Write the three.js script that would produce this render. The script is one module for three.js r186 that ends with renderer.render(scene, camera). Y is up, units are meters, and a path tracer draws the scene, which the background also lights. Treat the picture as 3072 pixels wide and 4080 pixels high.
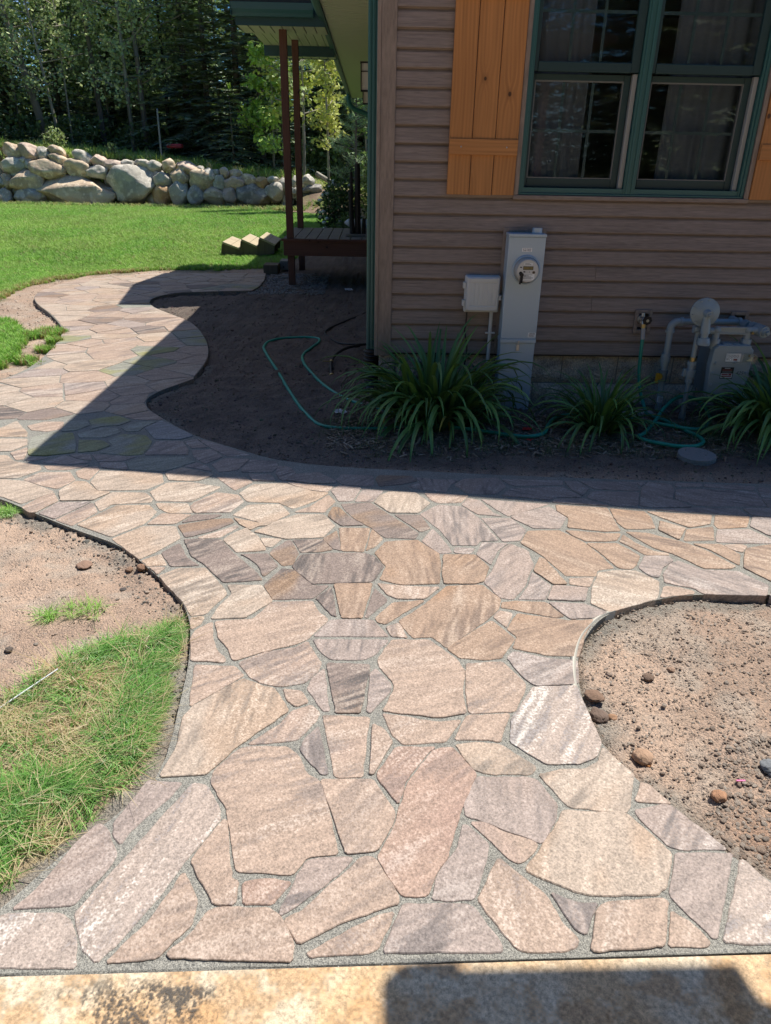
import * as THREE from 'three';
import { RoundedBoxGeometry } from 'three/addons/geometries/RoundedBoxGeometry.js';
import { mergeGeometries, mergeVertices, toCreasedNormals } from 'three/addons/utils/BufferGeometryUtils.js';
import { Sky } from 'three/addons/objects/Sky.js';

/* ---------- camera, sky, sun, exposure ---------- */
const scene = new THREE.Scene();
const camera = new THREE.PerspectiveCamera(69.56, 771 / 1024, 0.05, 2000);
camera.position.set(0, 1.605, 5.26);
camera.rotation.set(-25.67 * Math.PI / 180, -1.49 * Math.PI / 180, 1.10 * Math.PI / 180, 'YXZ');
const renderer = new THREE.WebGLRenderer({ antialias: true });
renderer.toneMapping = THREE.LinearToneMapping;
renderer.toneMappingExposure = 1.25;
renderer.shadowMap.enabled = true;
const SUN = new THREE.Vector3(0.42, 1, -0.38).normalize();
const sky = new Sky(); sky.name = 'sky'; sky.scale.setScalar(1500);
sky.material.uniforms.sunPosition.value.copy(SUN);
sky.material.uniforms.turbidity.value = 2.5; sky.material.uniforms.rayleigh.value = 1.1;
sky.material.uniforms.mieCoefficient.value = 0.004;
sky.userData.kind = 'structure';
scene.add(sky);
scene.environmentIntensity = 0.1;
const sun = new THREE.DirectionalLight(new THREE.Color(1, 0.95, 0.86), 5.0);
sun.name = 'sun'; sun.position.copy(SUN).multiplyScalar(60); sun.castShadow = true; sun.shadow.radius = 1;
Object.assign(sun.shadow.camera, { left: -30, right: 30, top: 30, bottom: -30, near: 1, far: 140 });
sun.shadow.mapSize.set(4096, 4096);
scene.add(sun); scene.add(sun.target);

/* ---------- small tools ---------- */
let seed = 20240611;
function rnd() { seed |= 0; seed = seed + 0x6D2B79F5 | 0; let t = Math.imul(seed ^ seed >>> 15, 1 | seed); t = t + Math.imul(t ^ t >>> 7, 61 | t) ^ t; return ((t ^ t >>> 14) >>> 0) / 4294967296; }
const rr = (a, b) => a + (b - a) * rnd();
const pick = a => a[Math.floor(rnd() * a.length)];
const clamp = (v, a = 0, b = 1) => Math.min(b, Math.max(a, v));
const sst = (a, b, v) => { const t = clamp((v - a) / (b - a)); return t * t * (3 - 2 * t); };
const mixc = (a, b, t) => [a[0] + (b[0] - a[0]) * t, a[1] + (b[1] - a[1]) * t, a[2] + (b[2] - a[2]) * t];
const rad = d => d * Math.PI / 180;
const V = (x, y, z) => new THREE.Vector3(x, y, z);
function hash(x, y, s) { let h = Math.imul(x, 374761393) + Math.imul(y, 668265263) + Math.imul(s, 1274126177) | 0; h = Math.imul(h ^ h >>> 13, 1274126177); return ((h ^ h >>> 16) >>> 0) / 4294967296; }
function vnoise(x, y, s = 0, px = 0, py = 0) {             // value noise, periodic when px, py are given
  const xi = Math.floor(x), yi = Math.floor(y), fx = x - xi, fy = y - yi;
  const w = (v, p) => p ? ((v % p) + p) % p : v;
  const u = fx * fx * (3 - 2 * fx), v = fy * fy * (3 - 2 * fy);
  const a = hash(w(xi, px), w(yi, py), s), b = hash(w(xi + 1, px), w(yi, py), s), c = hash(w(xi, px), w(yi + 1, py), s), d = hash(w(xi + 1, px), w(yi + 1, py), s);
  return a + (b - a) * u + (c - a) * v + (a - b - c + d) * u * v;
}
function fbm(x, y, s = 0, oct = 4, px = 0, py = 0) {
  let a = 0.5, t = 0, n = 0;
  for (let i = 0; i < oct; i++) { t += a * vnoise(x, y, s + i * 17, px, py); n += a; a *= 0.5; x *= 2; y *= 2; px *= 2; py *= 2; }
  return t / n;
}
const toS = v => { v = clamp(v); return Math.round(255 * (v <= 0.0031308 ? v * 12.92 : 1.055 * Math.pow(v, 1 / 2.4) - 0.055)); };
function tex(w, h, fn, colour = true) {                    // fn(u, v) gives linear [r, g, b] or a height
  const d = new Uint8Array(w * h * 4);
  for (let j = 0; j < h; j++) for (let i = 0; i < w; i++) {
    const c = fn(i / w, j / h, i, j), k = (j * w + i) * 4;
    if (colour) { d[k] = toS(c[0]); d[k + 1] = toS(c[1]); d[k + 2] = toS(c[2]); } else d[k] = d[k + 1] = d[k + 2] = Math.round(255 * clamp(c));
    d[k + 3] = 255;
  }
  const t = new THREE.DataTexture(d, w, h, THREE.RGBAFormat);
  t.wrapS = t.wrapT = THREE.RepeatWrapping; t.magFilter = THREE.LinearFilter; t.minFilter = THREE.LinearMipmapLinearFilter; t.generateMipmaps = true;
  if (colour) t.colorSpace = THREE.SRGBColorSpace;
  t.needsUpdate = true; return t;
}
function std(o) { return new THREE.MeshStandardMaterial(Object.assign({ roughness: 0.8, metalness: 0 }, o)); }
const lin = (r, g, b) => new THREE.Color().setRGB(r, g, b);
const used = {};
function numbered(n) { const k = used[n] = (used[n] ?? -1) + 1; return k ? n + '_' + String(k).padStart(3, '0') : n; }
function tag(o, label, category, group, kind) {
  if (label) o.userData.label = label; if (category) o.userData.category = category;
  if (group) o.userData.group = group; if (kind) o.userData.kind = kind; return o;
}
function thing(name, [x, y, z], label, category, group) {
  const o = new THREE.Group(); o.name = numbered(name); o.position.set(x, y, z); scene.add(o);
  return tag(o, label, category, group);
}
// a part: its geometry is given in world metres (or, with local = true, in the frame of its thing)
function part(parent, name, geo, material, local) {
  const m = new THREE.Mesh(Array.isArray(geo) ? merge(geo) : geo, material); m.name = name; m.castShadow = m.receiveShadow = true;
  if (!local && parent.isGroup) m.position.copy(parent.position).negate();
  parent.add(m); return m;
}
function solo(name, geo, material, label, category, group, kind) {
  const m = new THREE.Mesh(Array.isArray(geo) ? merge(geo) : geo, material); m.name = numbered(name); m.castShadow = m.receiveShadow = true;
  scene.add(m); return tag(m, label, category, group, kind);
}
function merge(list) {
  return mergeGeometries(list.map(g => {
    const h = g.index ? g.toNonIndexed() : g; const o = new THREE.BufferGeometry();
    o.setAttribute('position', h.attributes.position); o.setAttribute('normal', h.attributes.normal);
    o.setAttribute('uv', h.attributes.uv || new THREE.BufferAttribute(new Float32Array(h.attributes.position.count * 2), 2));
    return o;
  }));
}
// texture coordinates in metres from the main direction each face looks in; swap turns the grain by 90 degrees
function metre(g, s = 1, swap = false, off = [0, 0]) {
  const h = g.index ? g.toNonIndexed() : g, p = h.attributes.position, n = p.count, uv = new Float32Array(n * 2);
  const a = V(), b = V(), c = V(), e = V(), f = V();
  for (let i = 0; i < n; i += 3) {
    a.fromBufferAttribute(p, i); b.fromBufferAttribute(p, i + 1); c.fromBufferAttribute(p, i + 2);
    const nn = e.copy(b).sub(a).cross(f.copy(c).sub(a)); const x = Math.abs(nn.x), y = Math.abs(nn.y), z = Math.abs(nn.z);
    [a, b, c].forEach((q, k) => {
      let u, w; if (z >= x && z >= y) { u = q.x; w = q.y; } else if (x >= y) { u = q.z; w = q.y; } else { u = q.x; w = q.z; }
      if (swap) [u, w] = [w, u];
      uv[(i + k) * 2] = u * s + off[0]; uv[(i + k) * 2 + 1] = w * s + off[1];
    });
  }
  h.setAttribute('uv', new THREE.BufferAttribute(uv, 2)); return h;
}
function bx(x0, x1, y0, y1, z0, z1, swap = false, off) {
  const g = new THREE.BoxGeometry(x1 - x0, y1 - y0, z1 - z0); g.translate((x0 + x1) / 2, (y0 + y1) / 2, (z0 + z1) / 2); return metre(g, 1, swap, off);
}
function rb(x0, x1, y0, y1, z0, z1, r = 0.004, seg = 2, swap = false, off) {
  const g = new RoundedBoxGeometry(x1 - x0, y1 - y0, z1 - z0, seg, Math.min(r, (x1 - x0) / 2.01, (y1 - y0) / 2.01, (z1 - z0) / 2.01)); g.translate((x0 + x1) / 2, (y0 + y1) / 2, (z0 + z1) / 2); return metre(g, 1, swap, off);
}
function rod(a, b, r0, r1 = r0, seg = 14) {                 // cylinder or cone between two points
  a = V(...a); b = V(...b); const d = b.clone().sub(a), l = d.length();
  const g = new THREE.CylinderGeometry(r1, r0, l, seg); g.translate(0, l / 2, 0);
  g.applyQuaternion(new THREE.Quaternion().setFromUnitVectors(V(0, 1, 0), d.normalize())); g.translate(a.x, a.y, a.z); return g;
}
function pipe(pts, r, seg = 10, n = 0) {
  const c = new THREE.CatmullRomCurve3(pts.map(p => V(...p)), false, 'centripetal');
  return new THREE.TubeGeometry(c, n || pts.length * 8, r, seg, false);
}
function prism(pts, depth, bevel = 0) {                     // outline in x and y, pushed along +z
  const s = new THREE.Shape(pts.map(p => new THREE.Vector2(p[0], p[1])));
  return new THREE.ExtrudeGeometry(s, { depth, bevelEnabled: bevel > 0, bevelSize: bevel, bevelThickness: bevel, bevelSegments: 2, curveSegments: 10 });
}
function along(profile, x0, x1) {                            // profile in (z, y), pushed along x from x0 to x1
  const g = prism(profile.map(([z, y]) => [-z, y]), x1 - x0); g.rotateY(Math.PI / 2); g.translate(x0, 0, 0); return metre(g);
}
function inPoly(x, z, poly) {
  let c = false;
  for (let i = 0, j = poly.length - 1; i < poly.length; j = i++) { const a = poly[i], b = poly[j]; if ((a[1] > z) !== (b[1] > z) && x < (b[0] - a[0]) * (z - a[1]) / (b[1] - a[1]) + a[0]) c = !c; }
  return c;
}
function distPoly(x, z, poly) {
  let m = 1e9;
  for (let i = 0, j = poly.length - 1; i < poly.length; j = i++) {
    const a = poly[j], b = poly[i], dx = b[0] - a[0], dz = b[1] - a[1], t = clamp(((x - a[0]) * dx + (z - a[1]) * dz) / (dx * dx + dz * dz + 1e-12));
    m = Math.min(m, Math.hypot(x - a[0] - dx * t, z - a[1] - dz * t));
  }
  return m;
}
const smooth = (pts, n, closed) => new THREE.CatmullRomCurve3(pts.map(p => V(p[0], 0, p[1])), closed, 'centripetal').getPoints(n).map(p => [p.x, p.z]);
function labelTex(w, h, draw) {
  const c = document.createElement('canvas'); c.width = w; c.height = h; const x = c.getContext('2d'); draw(x, w, h);
  const t = new THREE.CanvasTexture(c); t.colorSpace = THREE.SRGBColorSpace; return t;
}
function plate(w, h, d, [x, y, z], material, edge) {         // a thin printed plate facing +z
  const g = new THREE.BoxGeometry(w, h, d); g.translate(x, y, z); return g;
}

/* ---------- materials ---------- */
const T = {};
function stoneMap(base, light, dark, patch, s, amt = [1, 1, 1]) {
  return tex(512, 512, (u, v, i, j) => {
    const wob = 0.35 * fbm(u * 3, v * 3, s + 5, 2, 3, 3);
    const st = fbm(u * 2, (v + wob * 0.12) * 10, s, 4, 2, 10), fine = fbm(u * 8, (v + wob * 0.1) * 48, s + 3, 2, 8, 48);
    const blot = fbm(u * 3, v * 5, s + 9, 3, 3, 5), p2 = fbm(u * 2, v * 4, s + 21, 3, 2, 4);
    let c = base;
    c = mixc(c, patch, 0.8 * amt[2] * sst(0.50, 0.68, p2));
    const g = hash(i, j, s) - 0.5, g2 = vnoise(u * 170, v * 170, s + 2, 170, 170) - 0.5, g3 = vnoise(u * 240, v * 240, s + 8, 240, 240) - 0.5;
    c = mixc(c, light, 0.55 * amt[0] * sst(0.50, 0.74, 0.55 * st + 0.25 * fine + 0.2 * blot + 0.22 * g2 + 0.12 * g3));
    c = mixc(c, dark, 0.8 * amt[1] * sst(0.55, 0.72, 0.55 * blot + 0.45 * (1 - fine) + 0.25 * g3));
    const k = 1 + 0.4 * g + 0.46 * g2 + 0.46 * g3 + 0.34 * (fine - 0.5);
    return [c[0] * k, c[1] * k, c[2] * k];
  });
}
const PAL = {
  t: [[.37, .27, .205], [.47, .40, .34], [.20, .165, .15], [.34, .245, .20], [1, .7, 1]],
  w: [[.40, .315, .245], [.52, .45, .37], [.20, .165, .135], [.38, .27, .19], [.9, .8, 1]],
  W: [[.38, .305, .255], [.62, .58, .52], [.24, .215, .21], [.40, .31, .25], [1.1, .8, .8]],
  o: [[.315, .215, .15], [.43, .345, .27], [.16, .11, .085], [.31, .19, .115], [.9, .8, 1]],
  g: [[.315, .25, .215], [.42, .37, .33], [.165, .14, .13], [.345, .255, .205], [1, .9, .8]],
  d: [[.215, .165, .14], [.36, .30, .245], [.10, .085, .078], [.26, .165, .10], [.8, 1.1, 1]],
  r: [[.36, .245, .185], [.45, .375, .32], [.22, .165, .145], [.335, .22, .17], [.9, .6, 1]],
  v: [[.25, .245, .20], [.34, .34, .30], [.15, .15, .135], [.26, .25, .10], [.8, .8, 1.2]],
  b: [[.27, .26, .25], [.36, .36, .36], [.17, .17, .17], [.25, .24, .22], [.9, .9, .7]],
};
const stoneBump = tex(512, 512, (u, v, i, j) => {
  const w = 0.03 * fbm(u * 3, v * 3, 71, 2, 3, 3), r = fbm(u * 3, (v + w) * 16, 72, 4, 3, 16), q = fbm(u * 2, (v + w) * 5, 77, 2, 2, 5);
  const ridge = Math.abs(2 * fbm(u * 2, (v + w) * 7, 79, 3, 2, 7) - 1);
  return 0.32 * r + 0.3 * q + 0.25 * ridge + 0.2 * (hash(i, j, 3) * 0.5 + vnoise(u * 128, v * 128, 4, 128, 128) * 0.5);
}, false);
const STONE = {};
let sk = 100;
for (const k in PAL) STONE[k] = [1, 0.6, 1.15].map((f, n) => { const p = PAL[k]; return std({ color: lin(1.05, 1.05, 1.06), map: stoneMap(p[0], p[1], p[2], p[3], sk += 40, p[4].map((a, i) => a * (i === 2 ? 1.1 - 0.3 * n : f))), bumpMap: stoneBump, bumpScale: 0.008, roughness: 0.7 }); });

const sandMap = tex(512, 512, (u, v, i, j) => { const h = vnoise(u * 256, v * 256, 31, 256, 256), g = hash(i, j, 32), k = 0.5 * h + 0.5 * g; const a = mixc([.11, .107, .097], [.41, .39, .335], sst(0.25, 0.75, k)); const m = 0.85 + 0.3 * fbm(u * 4, v * 4, 33, 3, 4, 4); return [a[0] * m, a[1] * m, a[2] * m]; });
const grit = tex(512, 512, (u, v, i, j) => 0.5 * vnoise(u * 128, v * 128, 41, 128, 128) + 0.3 * hash(i, j, 42) + 0.2 * vnoise(u * 30, v * 30, 43, 30, 30), false);
const M = {};
M.sand = std({ map: sandMap, bumpMap: grit, bumpScale: 0.006, roughness: 0.95 });
for (const t of [sandMap]) t.repeat.set(2.2, 2.2);
// ground: neutral grain, multiplied by the colour of each place
const groundMap = tex(1024, 1024, (u, v, i, j) => {
  const a = vnoise(u * 200, v * 200, 51, 200, 200), b = fbm(u * 12, v * 12, 52, 4, 12, 12), c = hash(i, j, 53), d = vnoise(u * 420, v * 420, 54, 420, 420);
  const k = 0.22 + 0.45 * a + 0.28 * b + 0.32 * c + 0.4 * d; const r = 0.06 * (a - 0.5);
  return [k * (1 + r), k, k * (1 - r)].map(x => clamp(x * 0.72));
});
const groundBump = tex(1024, 1024, (u, v, i, j) => 0.4 * fbm(u * 40, v * 40, 61, 3, 40, 40) + 0.35 * vnoise(u * 220, v * 220, 62, 220, 220) + 0.25 * hash(i, j, 63), false);
M.ground = std({ map: groundMap, bumpMap: groundBump, bumpScale: 0.013, roughness: 1, vertexColors: true });
M.clod = std({ color: 0xffffff, roughness: 1, bumpMap: grit, bumpScale: 0.004 });
const concMap = tex(1024, 512, (u, v, i, j) => {                       // two metres by one
  const b = fbm(u * 12, v * 6, 81, 4, 12, 6), f = vnoise(u * 300, v * 150, 82, 300, 150), h = hash(i, j, 83);
  let c = mixc([.57, .385, .215], [.60, .475, .325], sst(0.38, 0.62, b));
  c = mixc(c, [.64, .53, .385], 0.5 * sst(0.50, 0.66, fbm(u * 24, v * 12, 85, 4, 24, 12) + 0.12 * (f - 0.5)));
  c = mixc(c, [.44, .24, .095], 0.6 * sst(0.50, 0.66, fbm(u * 36, v * 18, 84, 4, 36, 18) + 0.15 * (h - 0.5)));
  const k = 1 + 0.6 * (f - 0.5) + 0.5 * (h - 0.5); return c.map(x => x * k);
});
M.concrete = std({ map: concMap, bumpMap: grit, bumpScale: 0.003, roughness: 0.7 });
const sidingMap = tex(1024, 256, (u, v, i, j) => { const a = fbm(u * 6, v * 60, 91, 3, 6, 60), b = fbm(u * 24, v * 110, 92, 2, 24, 110), c = fbm(u * 3, v * 5, 93, 2, 3, 5); const k = 0.70 + 0.3 * (a - 0.5) + 0.3 * (b - 0.5) + 0.12 * (c - 0.5) + 0.08 * (hash(i, j, 94) - 0.5); return [.27 * k / 0.7, .218 * k / 0.7, .192 * k / 0.7]; });
const sidingBump = tex(1024, 256, (u, v) => 0.6 * fbm(u * 6, v * 60, 91, 3, 6, 60) + 0.4 * fbm(u * 24, v * 110, 92, 2, 24, 110), false);
M.siding = std({ map: sidingMap, bumpMap: sidingBump, bumpScale: 0.0015, roughness: 0.62 });
M.trim = std({ map: sidingMap, bumpMap: sidingBump, bumpScale: 0.0015, roughness: 0.62, color: lin(1.0, .98, .93) });
function woodMap(a, b, c, s, knots) {                                  // grain runs along v, one metre square
  const ks = []; for (let k = 0; k < knots; k++) ks.push([hash(k, 1, s), hash(k, 2, s), 0.008 + 0.008 * hash(k, 3, s)]);
  return tex(512, 1024, (u, v, i, j) => {
    let du = 0, kn = 0, halo = 0;
    for (const [x, y, r] of ks) { let ex = u - x, ey = v - y; ex -= Math.round(ex); ey -= Math.round(ey); const d = Math.hypot(ex, ey * 0.75); du += 0.022 * Math.exp(-d * d / 0.0022) * Math.sign(ex || 1); kn = Math.max(kn, 1 - sst(r * 0.55, r, d)); halo = Math.max(halo, 0.6 * (1 - sst(r * 0.8, r * 3.2, d))); }
    const uu = u + du, g = fbm(uu * 26, v * 2, s, 3, 26, 2), f = fbm(uu * 120, v * 3, s + 4, 2, 120, 3), l = fbm(u * 3, v * 2, s + 8, 2, 3, 2);
    const ring = 0.5 + 0.5 * Math.sin((uu * 46 + 3.2 * fbm(uu * 3, v * 1, s + 6, 3, 3, 1)) * 6.283);
    let col = mixc(a, b, clamp(0.55 * ring + 0.9 * (g - 0.5) + 0.35 * (l - 0.3)));
    col = mixc(col, c, 0.5 * halo); col = mixc(col, c.map(x => x * 0.35), kn);
    const k = 1 + 0.3 * (f - 0.5) + 0.06 * (hash(i, j, s) - 0.5); return col.map(x => x * k);
  });
}
M.cedar = [0, 1, 2].map(k => std({ map: woodMap([.53, .235, .075], [.41, .17, .05], [.24, .09, .03], 300 + 31 * k, 9), roughness: 0.6 }));
M.redwood = std({ map: woodMap([.15, .068, .045], [.10, .044, .03], [.04, .02, .016], 511, 5), roughness: 0.75 });
M.greywood = std({ map: woodMap([.27, .25, .215], [.19, .175, .15], [.12, .10, .085], 617, 4), roughness: 0.85 });
M.blackwood = std({ map: woodMap([.022, .018, .016], [.010, .009, .009], [.005, .005, .005], 713, 2), roughness: 0.7 });
M.palewood = std({ map: woodMap([.50, .42, .28], [.38, .30, .19], [.22, .15, .09], 811, 4), roughness: 0.8 });
M.sidewood = std({ map: woodMap([.16, .125, .085], [.10, .078, .055], [.05, .04, .03], 877, 4), roughness: 0.85 });
const blockMap = tex(512, 512, (u, v, i, j) => { const a = fbm(u * 14, v * 14, 121, 4, 14, 14), b = vnoise(u * 170, v * 170, 122, 170, 170), c = hash(i, j, 123); const k = 0.55 + 0.9 * (a - 0.5) + 0.5 * (b - 0.5) + 0.35 * (c - 0.5) + 0.3; return [.60 * k, .51 * k, .42 * k]; });
const blockBump = tex(512, 512, (u, v, i, j) => 0.7 * fbm(u * 16, v * 20, 131, 4, 16, 20) + 0.3 * vnoise(u * 120, v * 120, 132, 120, 120), false);
M.block = std({ map: blockMap, bumpMap: blockBump, bumpScale: 0.02, roughness: 0.95 });
M.mortar = std({ color: lin(.26, .24, .215), bumpMap: grit, bumpScale: 0.002, roughness: 1 });
function rockMap(a, b, c, s) { return tex(512, 512, (u, v, i, j) => { const p = fbm(u * 4, v * 4, s, 4, 4, 4), q = fbm(u * 10, v * 10, s + 3, 4, 10, 10), f = vnoise(u * 150, v * 150, s + 5, 150, 150), h = hash(i, j, s); let k = mixc(a, b, sst(0.35, 0.65, p)); k = mixc(k, c, 0.8 * sst(0.52, 0.68, q)); const m = 1 + 0.4 * (f - 0.5) + 0.35 * (h - 0.5); return k.map(x => x * m); }); }
const rockBump = tex(512, 512, (u, v) => 0.6 * fbm(u * 5, v * 5, 161, 5, 5, 5) + 0.4 * Math.abs(2 * fbm(u * 4, v * 4, 166, 3, 4, 4) - 1), false);
const ROCK = {};
for (const [k, p] of Object.entries({ t: [[.36, .30, .235], [.27, .22, .175], [.44, .39, .33]], p: [[.33, .265, .235], [.24, .20, .185], [.40, .34, .30]], g: [[.29, .285, .27], [.21, .205, .195], [.38, .375, .36]], b: [[.31, .22, .13], [.22, .15, .09], [.37, .29, .2]], d: [[.17, .165, .165], [.11, .11, .115], [.26, .25, .24]] })) ROCK[k] = std({ color: lin(1.95, 1.82, 1.62), map: rockMap(p[0], p[1], p[2], 170 + k.charCodeAt(0)), bumpMap: rockBump, bumpScale: 0.05, roughness: 0.9 });
const barkMap = tex(256, 512, (u, v, i, j) => { const a = fbm(u * 12, v * 6, 201, 4, 12, 6), b = fbm(u * 4, v * 18, 202, 3, 4, 18); const k = 0.6 + 0.9 * (a - 0.5) + 0.5 * (b - 0.5); return [.165 * k / 0.6, .145 * k / 0.6, .125 * k / 0.6]; });
M.bark = std({ map: barkMap, roughness: 1 });
M.paleBark = std({ map: barkMap, roughness: 0.9, color: lin(2.1, 2.15, 2.0) });
M.green = std({ color: lin(.032, .125, .125), roughness: 0.42 });              // painted metal of gutters, downspout and window frames
M.deepGreen = std({ color: lin(.013, .045, .05), roughness: 0.5 });
M.fascia = std({ color: lin(.022, .08, .092), roughness: 0.5 });
M.soffit = std({ color: lin(.50, .54, .40), roughness: 0.6 });
M.white = std({ color: lin(.62, .64, .64), roughness: 0.45 });
M.offwhite = std({ color: lin(.66, .68, .67), roughness: 0.5 });
M.cabinet = std({ color: lin(.46, .56, .64), roughness: 0.4, metalness: 0.1 });
M.gasGrey = std({ color: lin(.31, .375, .40), roughness: 0.42, metalness: 0.1 });
M.gasDark = std({ color: lin(.16, .20, .22), roughness: 0.5, metalness: 0.1 });
M.brass = std({ color: lin(.52, .40, .18), roughness: 0.35, metalness: 0.9 });
M.steel = std({ color: lin(.5, .52, .54), roughness: 0.35, metalness: 0.9 });
M.black = std({ color: lin(.012, .012, .013), roughness: 0.5 });
M.yellow = std({ color: lin(.55, .30, .015), roughness: 0.5 });
M.hose = std({ color: lin(.015, .30, .215), roughness: 0.35 });
M.sleeve = std({ color: lin(.40, .41, .42), roughness: 0.6 });
M.glass = new THREE.MeshPhysicalMaterial({ color: 0xffffff, roughness: 0, transmission: 1, thickness: 0, ior: 1.52 });
M.plastic = new THREE.MeshPhysicalMaterial({ color: 0xffffff, roughness: 0.05, transmission: 1, thickness: 0, ior: 1.49 });
M.roof = std({ color: lin(.055, .05, .046), bumpMap: grit, bumpScale: 0.004, roughness: 0.95 });
M.room = std({ color: lin(.32, .31, .30), roughness: 0.95, side: THREE.DoubleSide });
M.curtain = std({ color: lin(.075, .095, .11), roughness: 0.95, side: THREE.DoubleSide });
M.leaf = std({ vertexColors: true, roughness: 0.5, side: THREE.DoubleSide });
M.needle = new THREE.MeshPhysicalMaterial({ vertexColors: true, roughness: 0.9, side: THREE.DoubleSide, transmission: 0.5, thickness: 0 });
M.broad = new THREE.MeshPhysicalMaterial({ vertexColors: true, roughness: 0.9, side: THREE.DoubleSide, transmission: 0.35, thickness: 0 });
M.grass = new THREE.MeshPhysicalMaterial({ roughness: 0.8, side: THREE.DoubleSide, transmission: 0.35, thickness: 0 });
M.chip = std({ roughness: 0.95 });
M.red = std({ color: lin(.55, .03, .03), roughness: 0.6, side: THREE.DoubleSide });

/* ---------- plan of the place (x to the right along the house wall, z towards the driveway, metres) ---------- */
const leftNear = [[-1.0, 4.252], [-0.86, 4.09], [-0.77, 3.94], [-0.67, 3.81], [-0.60, 3.68], [-0.61, 3.32], [-0.63, 3.12], [-0.68, 2.89], [-0.76, 2.72], [-0.92, 2.52], [-1.12, 2.30], [-1.39, 2.13], [-1.63, 1.97], [-1.88, 1.80], [-2.4, 1.55], [-2.9, 1.15], [-3.12, 0.6], [-3.0, 0.1]];
const leftFar = [[-2.86, -0.34], [-2.80, -0.75], [-2.85, -1.31], [-3.05, -2.17], [-3.47, -2.97], [-3.90, -3.65], [-4.11, -4.11], [-4.20, -4.62], [-4.08, -5.35], [-3.66, -5.83], [-3.13, -6.22], [-2.74, -6.27], [-1.57, -6.36]];
const inner = [[-1.50, -5.6], [-1.58, -4.80], [-2.0, -4.66], [-2.37, -4.54], [-2.61, -4.30], [-2.66, -3.97], [-2.52, -3.55], [-1.91, -2.70], [-1.63, -2.04], [-1.45, -1.38], [-1.40, -0.90], [-1.42, -0.46], [-1.57, -0.14], [-1.61, 0.04], [-1.55, 0.26], [-1.38, 0.50], [-1.10, 0.82], [-0.84, 1.02], [-0.47, 1.25], [0.53, 1.40], [1.4, 1.47], [2.25, 1.52], [3.4, 1.6]];
const rightBed = [[3.4, 2.72], [1.67, 2.68], [1.31, 2.69], [1.14, 2.74], [0.94, 2.84], [0.83, 2.97], [0.76, 3.11], [0.72, 3.29], [0.72, 3.53], [0.78, 3.68], [0.86, 3.85], [0.93, 3.93], [1.01, 4.02], [1.25, 4.200]];
const pathOutline = [...smooth(leftNear, 60), ...smooth(leftFar, 50), ...smooth(inner, 80), ...smooth(rightBed, 50)];
const grassPatch = [[-0.70, 2.84], [-0.81, 2.90], [-0.93, 2.98], [-1.0, 3.07], [-1.11, 3.18], [-1.14, 3.30], [-1.35, 3.42], [-1.8, 3.6], [-1.8, 4.2], [-0.98, 4.17], [-0.88, 4.03], [-0.80, 3.92], [-0.71, 3.77], [-0.66, 3.66], [-0.645, 3.53], [-0.66, 3.32], [-0.67, 3.07]];
const leftLawn = [[-6, -3.2], [-4.13, -2.74], [-3.80, -2.66], [-3.63, -2.48], [-3.44, -2.14], [-3.20, -1.69], [-3.10, -1.36], [-3.03, -1.06], [-3.06, -0.86], [-3.3, -0.70], [-4.2, -0.5], [-6, -0.4]];
const lawn = [[-24, -2.9], [-6, -3.0], [-4.44, -3.35], [-4.42, -3.9], [-4.48, -4.40], [-4.50, -4.9], [-4.40, -5.45], [-4.15, -5.8], [-3.85, -6.2], [-3.2, -6.62], [-2.5, -6.68], [-1.75, -6.9], [-1.35, -7.4], [-1.25, -9.5], [-0.95, -13], [-0.7, -16.5], [-1.2, -18.2], [-3.0, -19.8], [-5.5, -20.9], [-24, -21.3]];
const topOf = x => { const k = [[-30, 1.85], [-12.2, 1.70], [-9.8, 1.52], [-6.8, 1.28], [-4.35, 1.05], [-2.5, 0.86], [-1.6, 0.62], [0, 0.45], [4, 0.35], [30, 0.4]]; for (let i = 1; i < k.length; i++) if (x < k[i][0]) { const t = (x - k[i - 1][0]) / (k[i][0] - k[i - 1][0]); return k[i - 1][1] + (k[i][1] - k[i - 1][1]) * clamp(t); } return 0.4; };
function height(x, z) {
  if (z > 4.195 - 0.023 * x && z < 29) return -0.30;                                          // below the driveway slab
  let h = 0;
  if (z < -15) {                                                         // bank behind the boulder wall
    const t = topOf(x), w = x < -2.4 ? sst(-22.25, -23.0, z) : sst(-17.5 + clamp(-x - 0.5, 0, 2) * -2, -23, z);
    h = w * t + (z < -23 ? (-23 - z) * 0.02 : 0) + 0.08 * w * (fbm(x * 0.6, z * 0.6, 7, 3) - 0.5);
  }
  if (x > -12 && x < 8 && z > -12) {
    const inside = inPoly(x, z, pathOutline), d = distPoly(x, z, pathOutline);
    if (inside) return d > 0.012 ? -0.07 : -0.058;
    const soil = 1 - (inPoly(x, z, lawn) ? 1 : 0);
    const rough = (0.026 * (fbm(x * 4, z * 4, 11, 3) - 0.5) + 0.030 * (fbm(x * 15, z * 15, 12, 3) - 0.5) + 0.014 * (vnoise(x * 45, z * 45, 13) - 0.5)) * (0.25 + 0.75 * soil) * sst(0, 0.06, d + 0.02);
    const near = -0.030 + 0.016 * sst(0.05, 0.4, d);
    h += near * (1 - sst(-8, -12, z)) + rough;
    if (z > 1.3 && x > 0.6 && d < 0.09) h += 0.012 * sst(0.09, 0.03, d) * (fbm(x * 9, z * 9, 14, 2) - 0.2);
    if (z > 2 && x < -0.5 && d < 0.07) h += 0.026 * sst(0.07, 0.0, d) * fbm(x * 8, z * 8, 15, 2);
  }
  return h;
}
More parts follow.
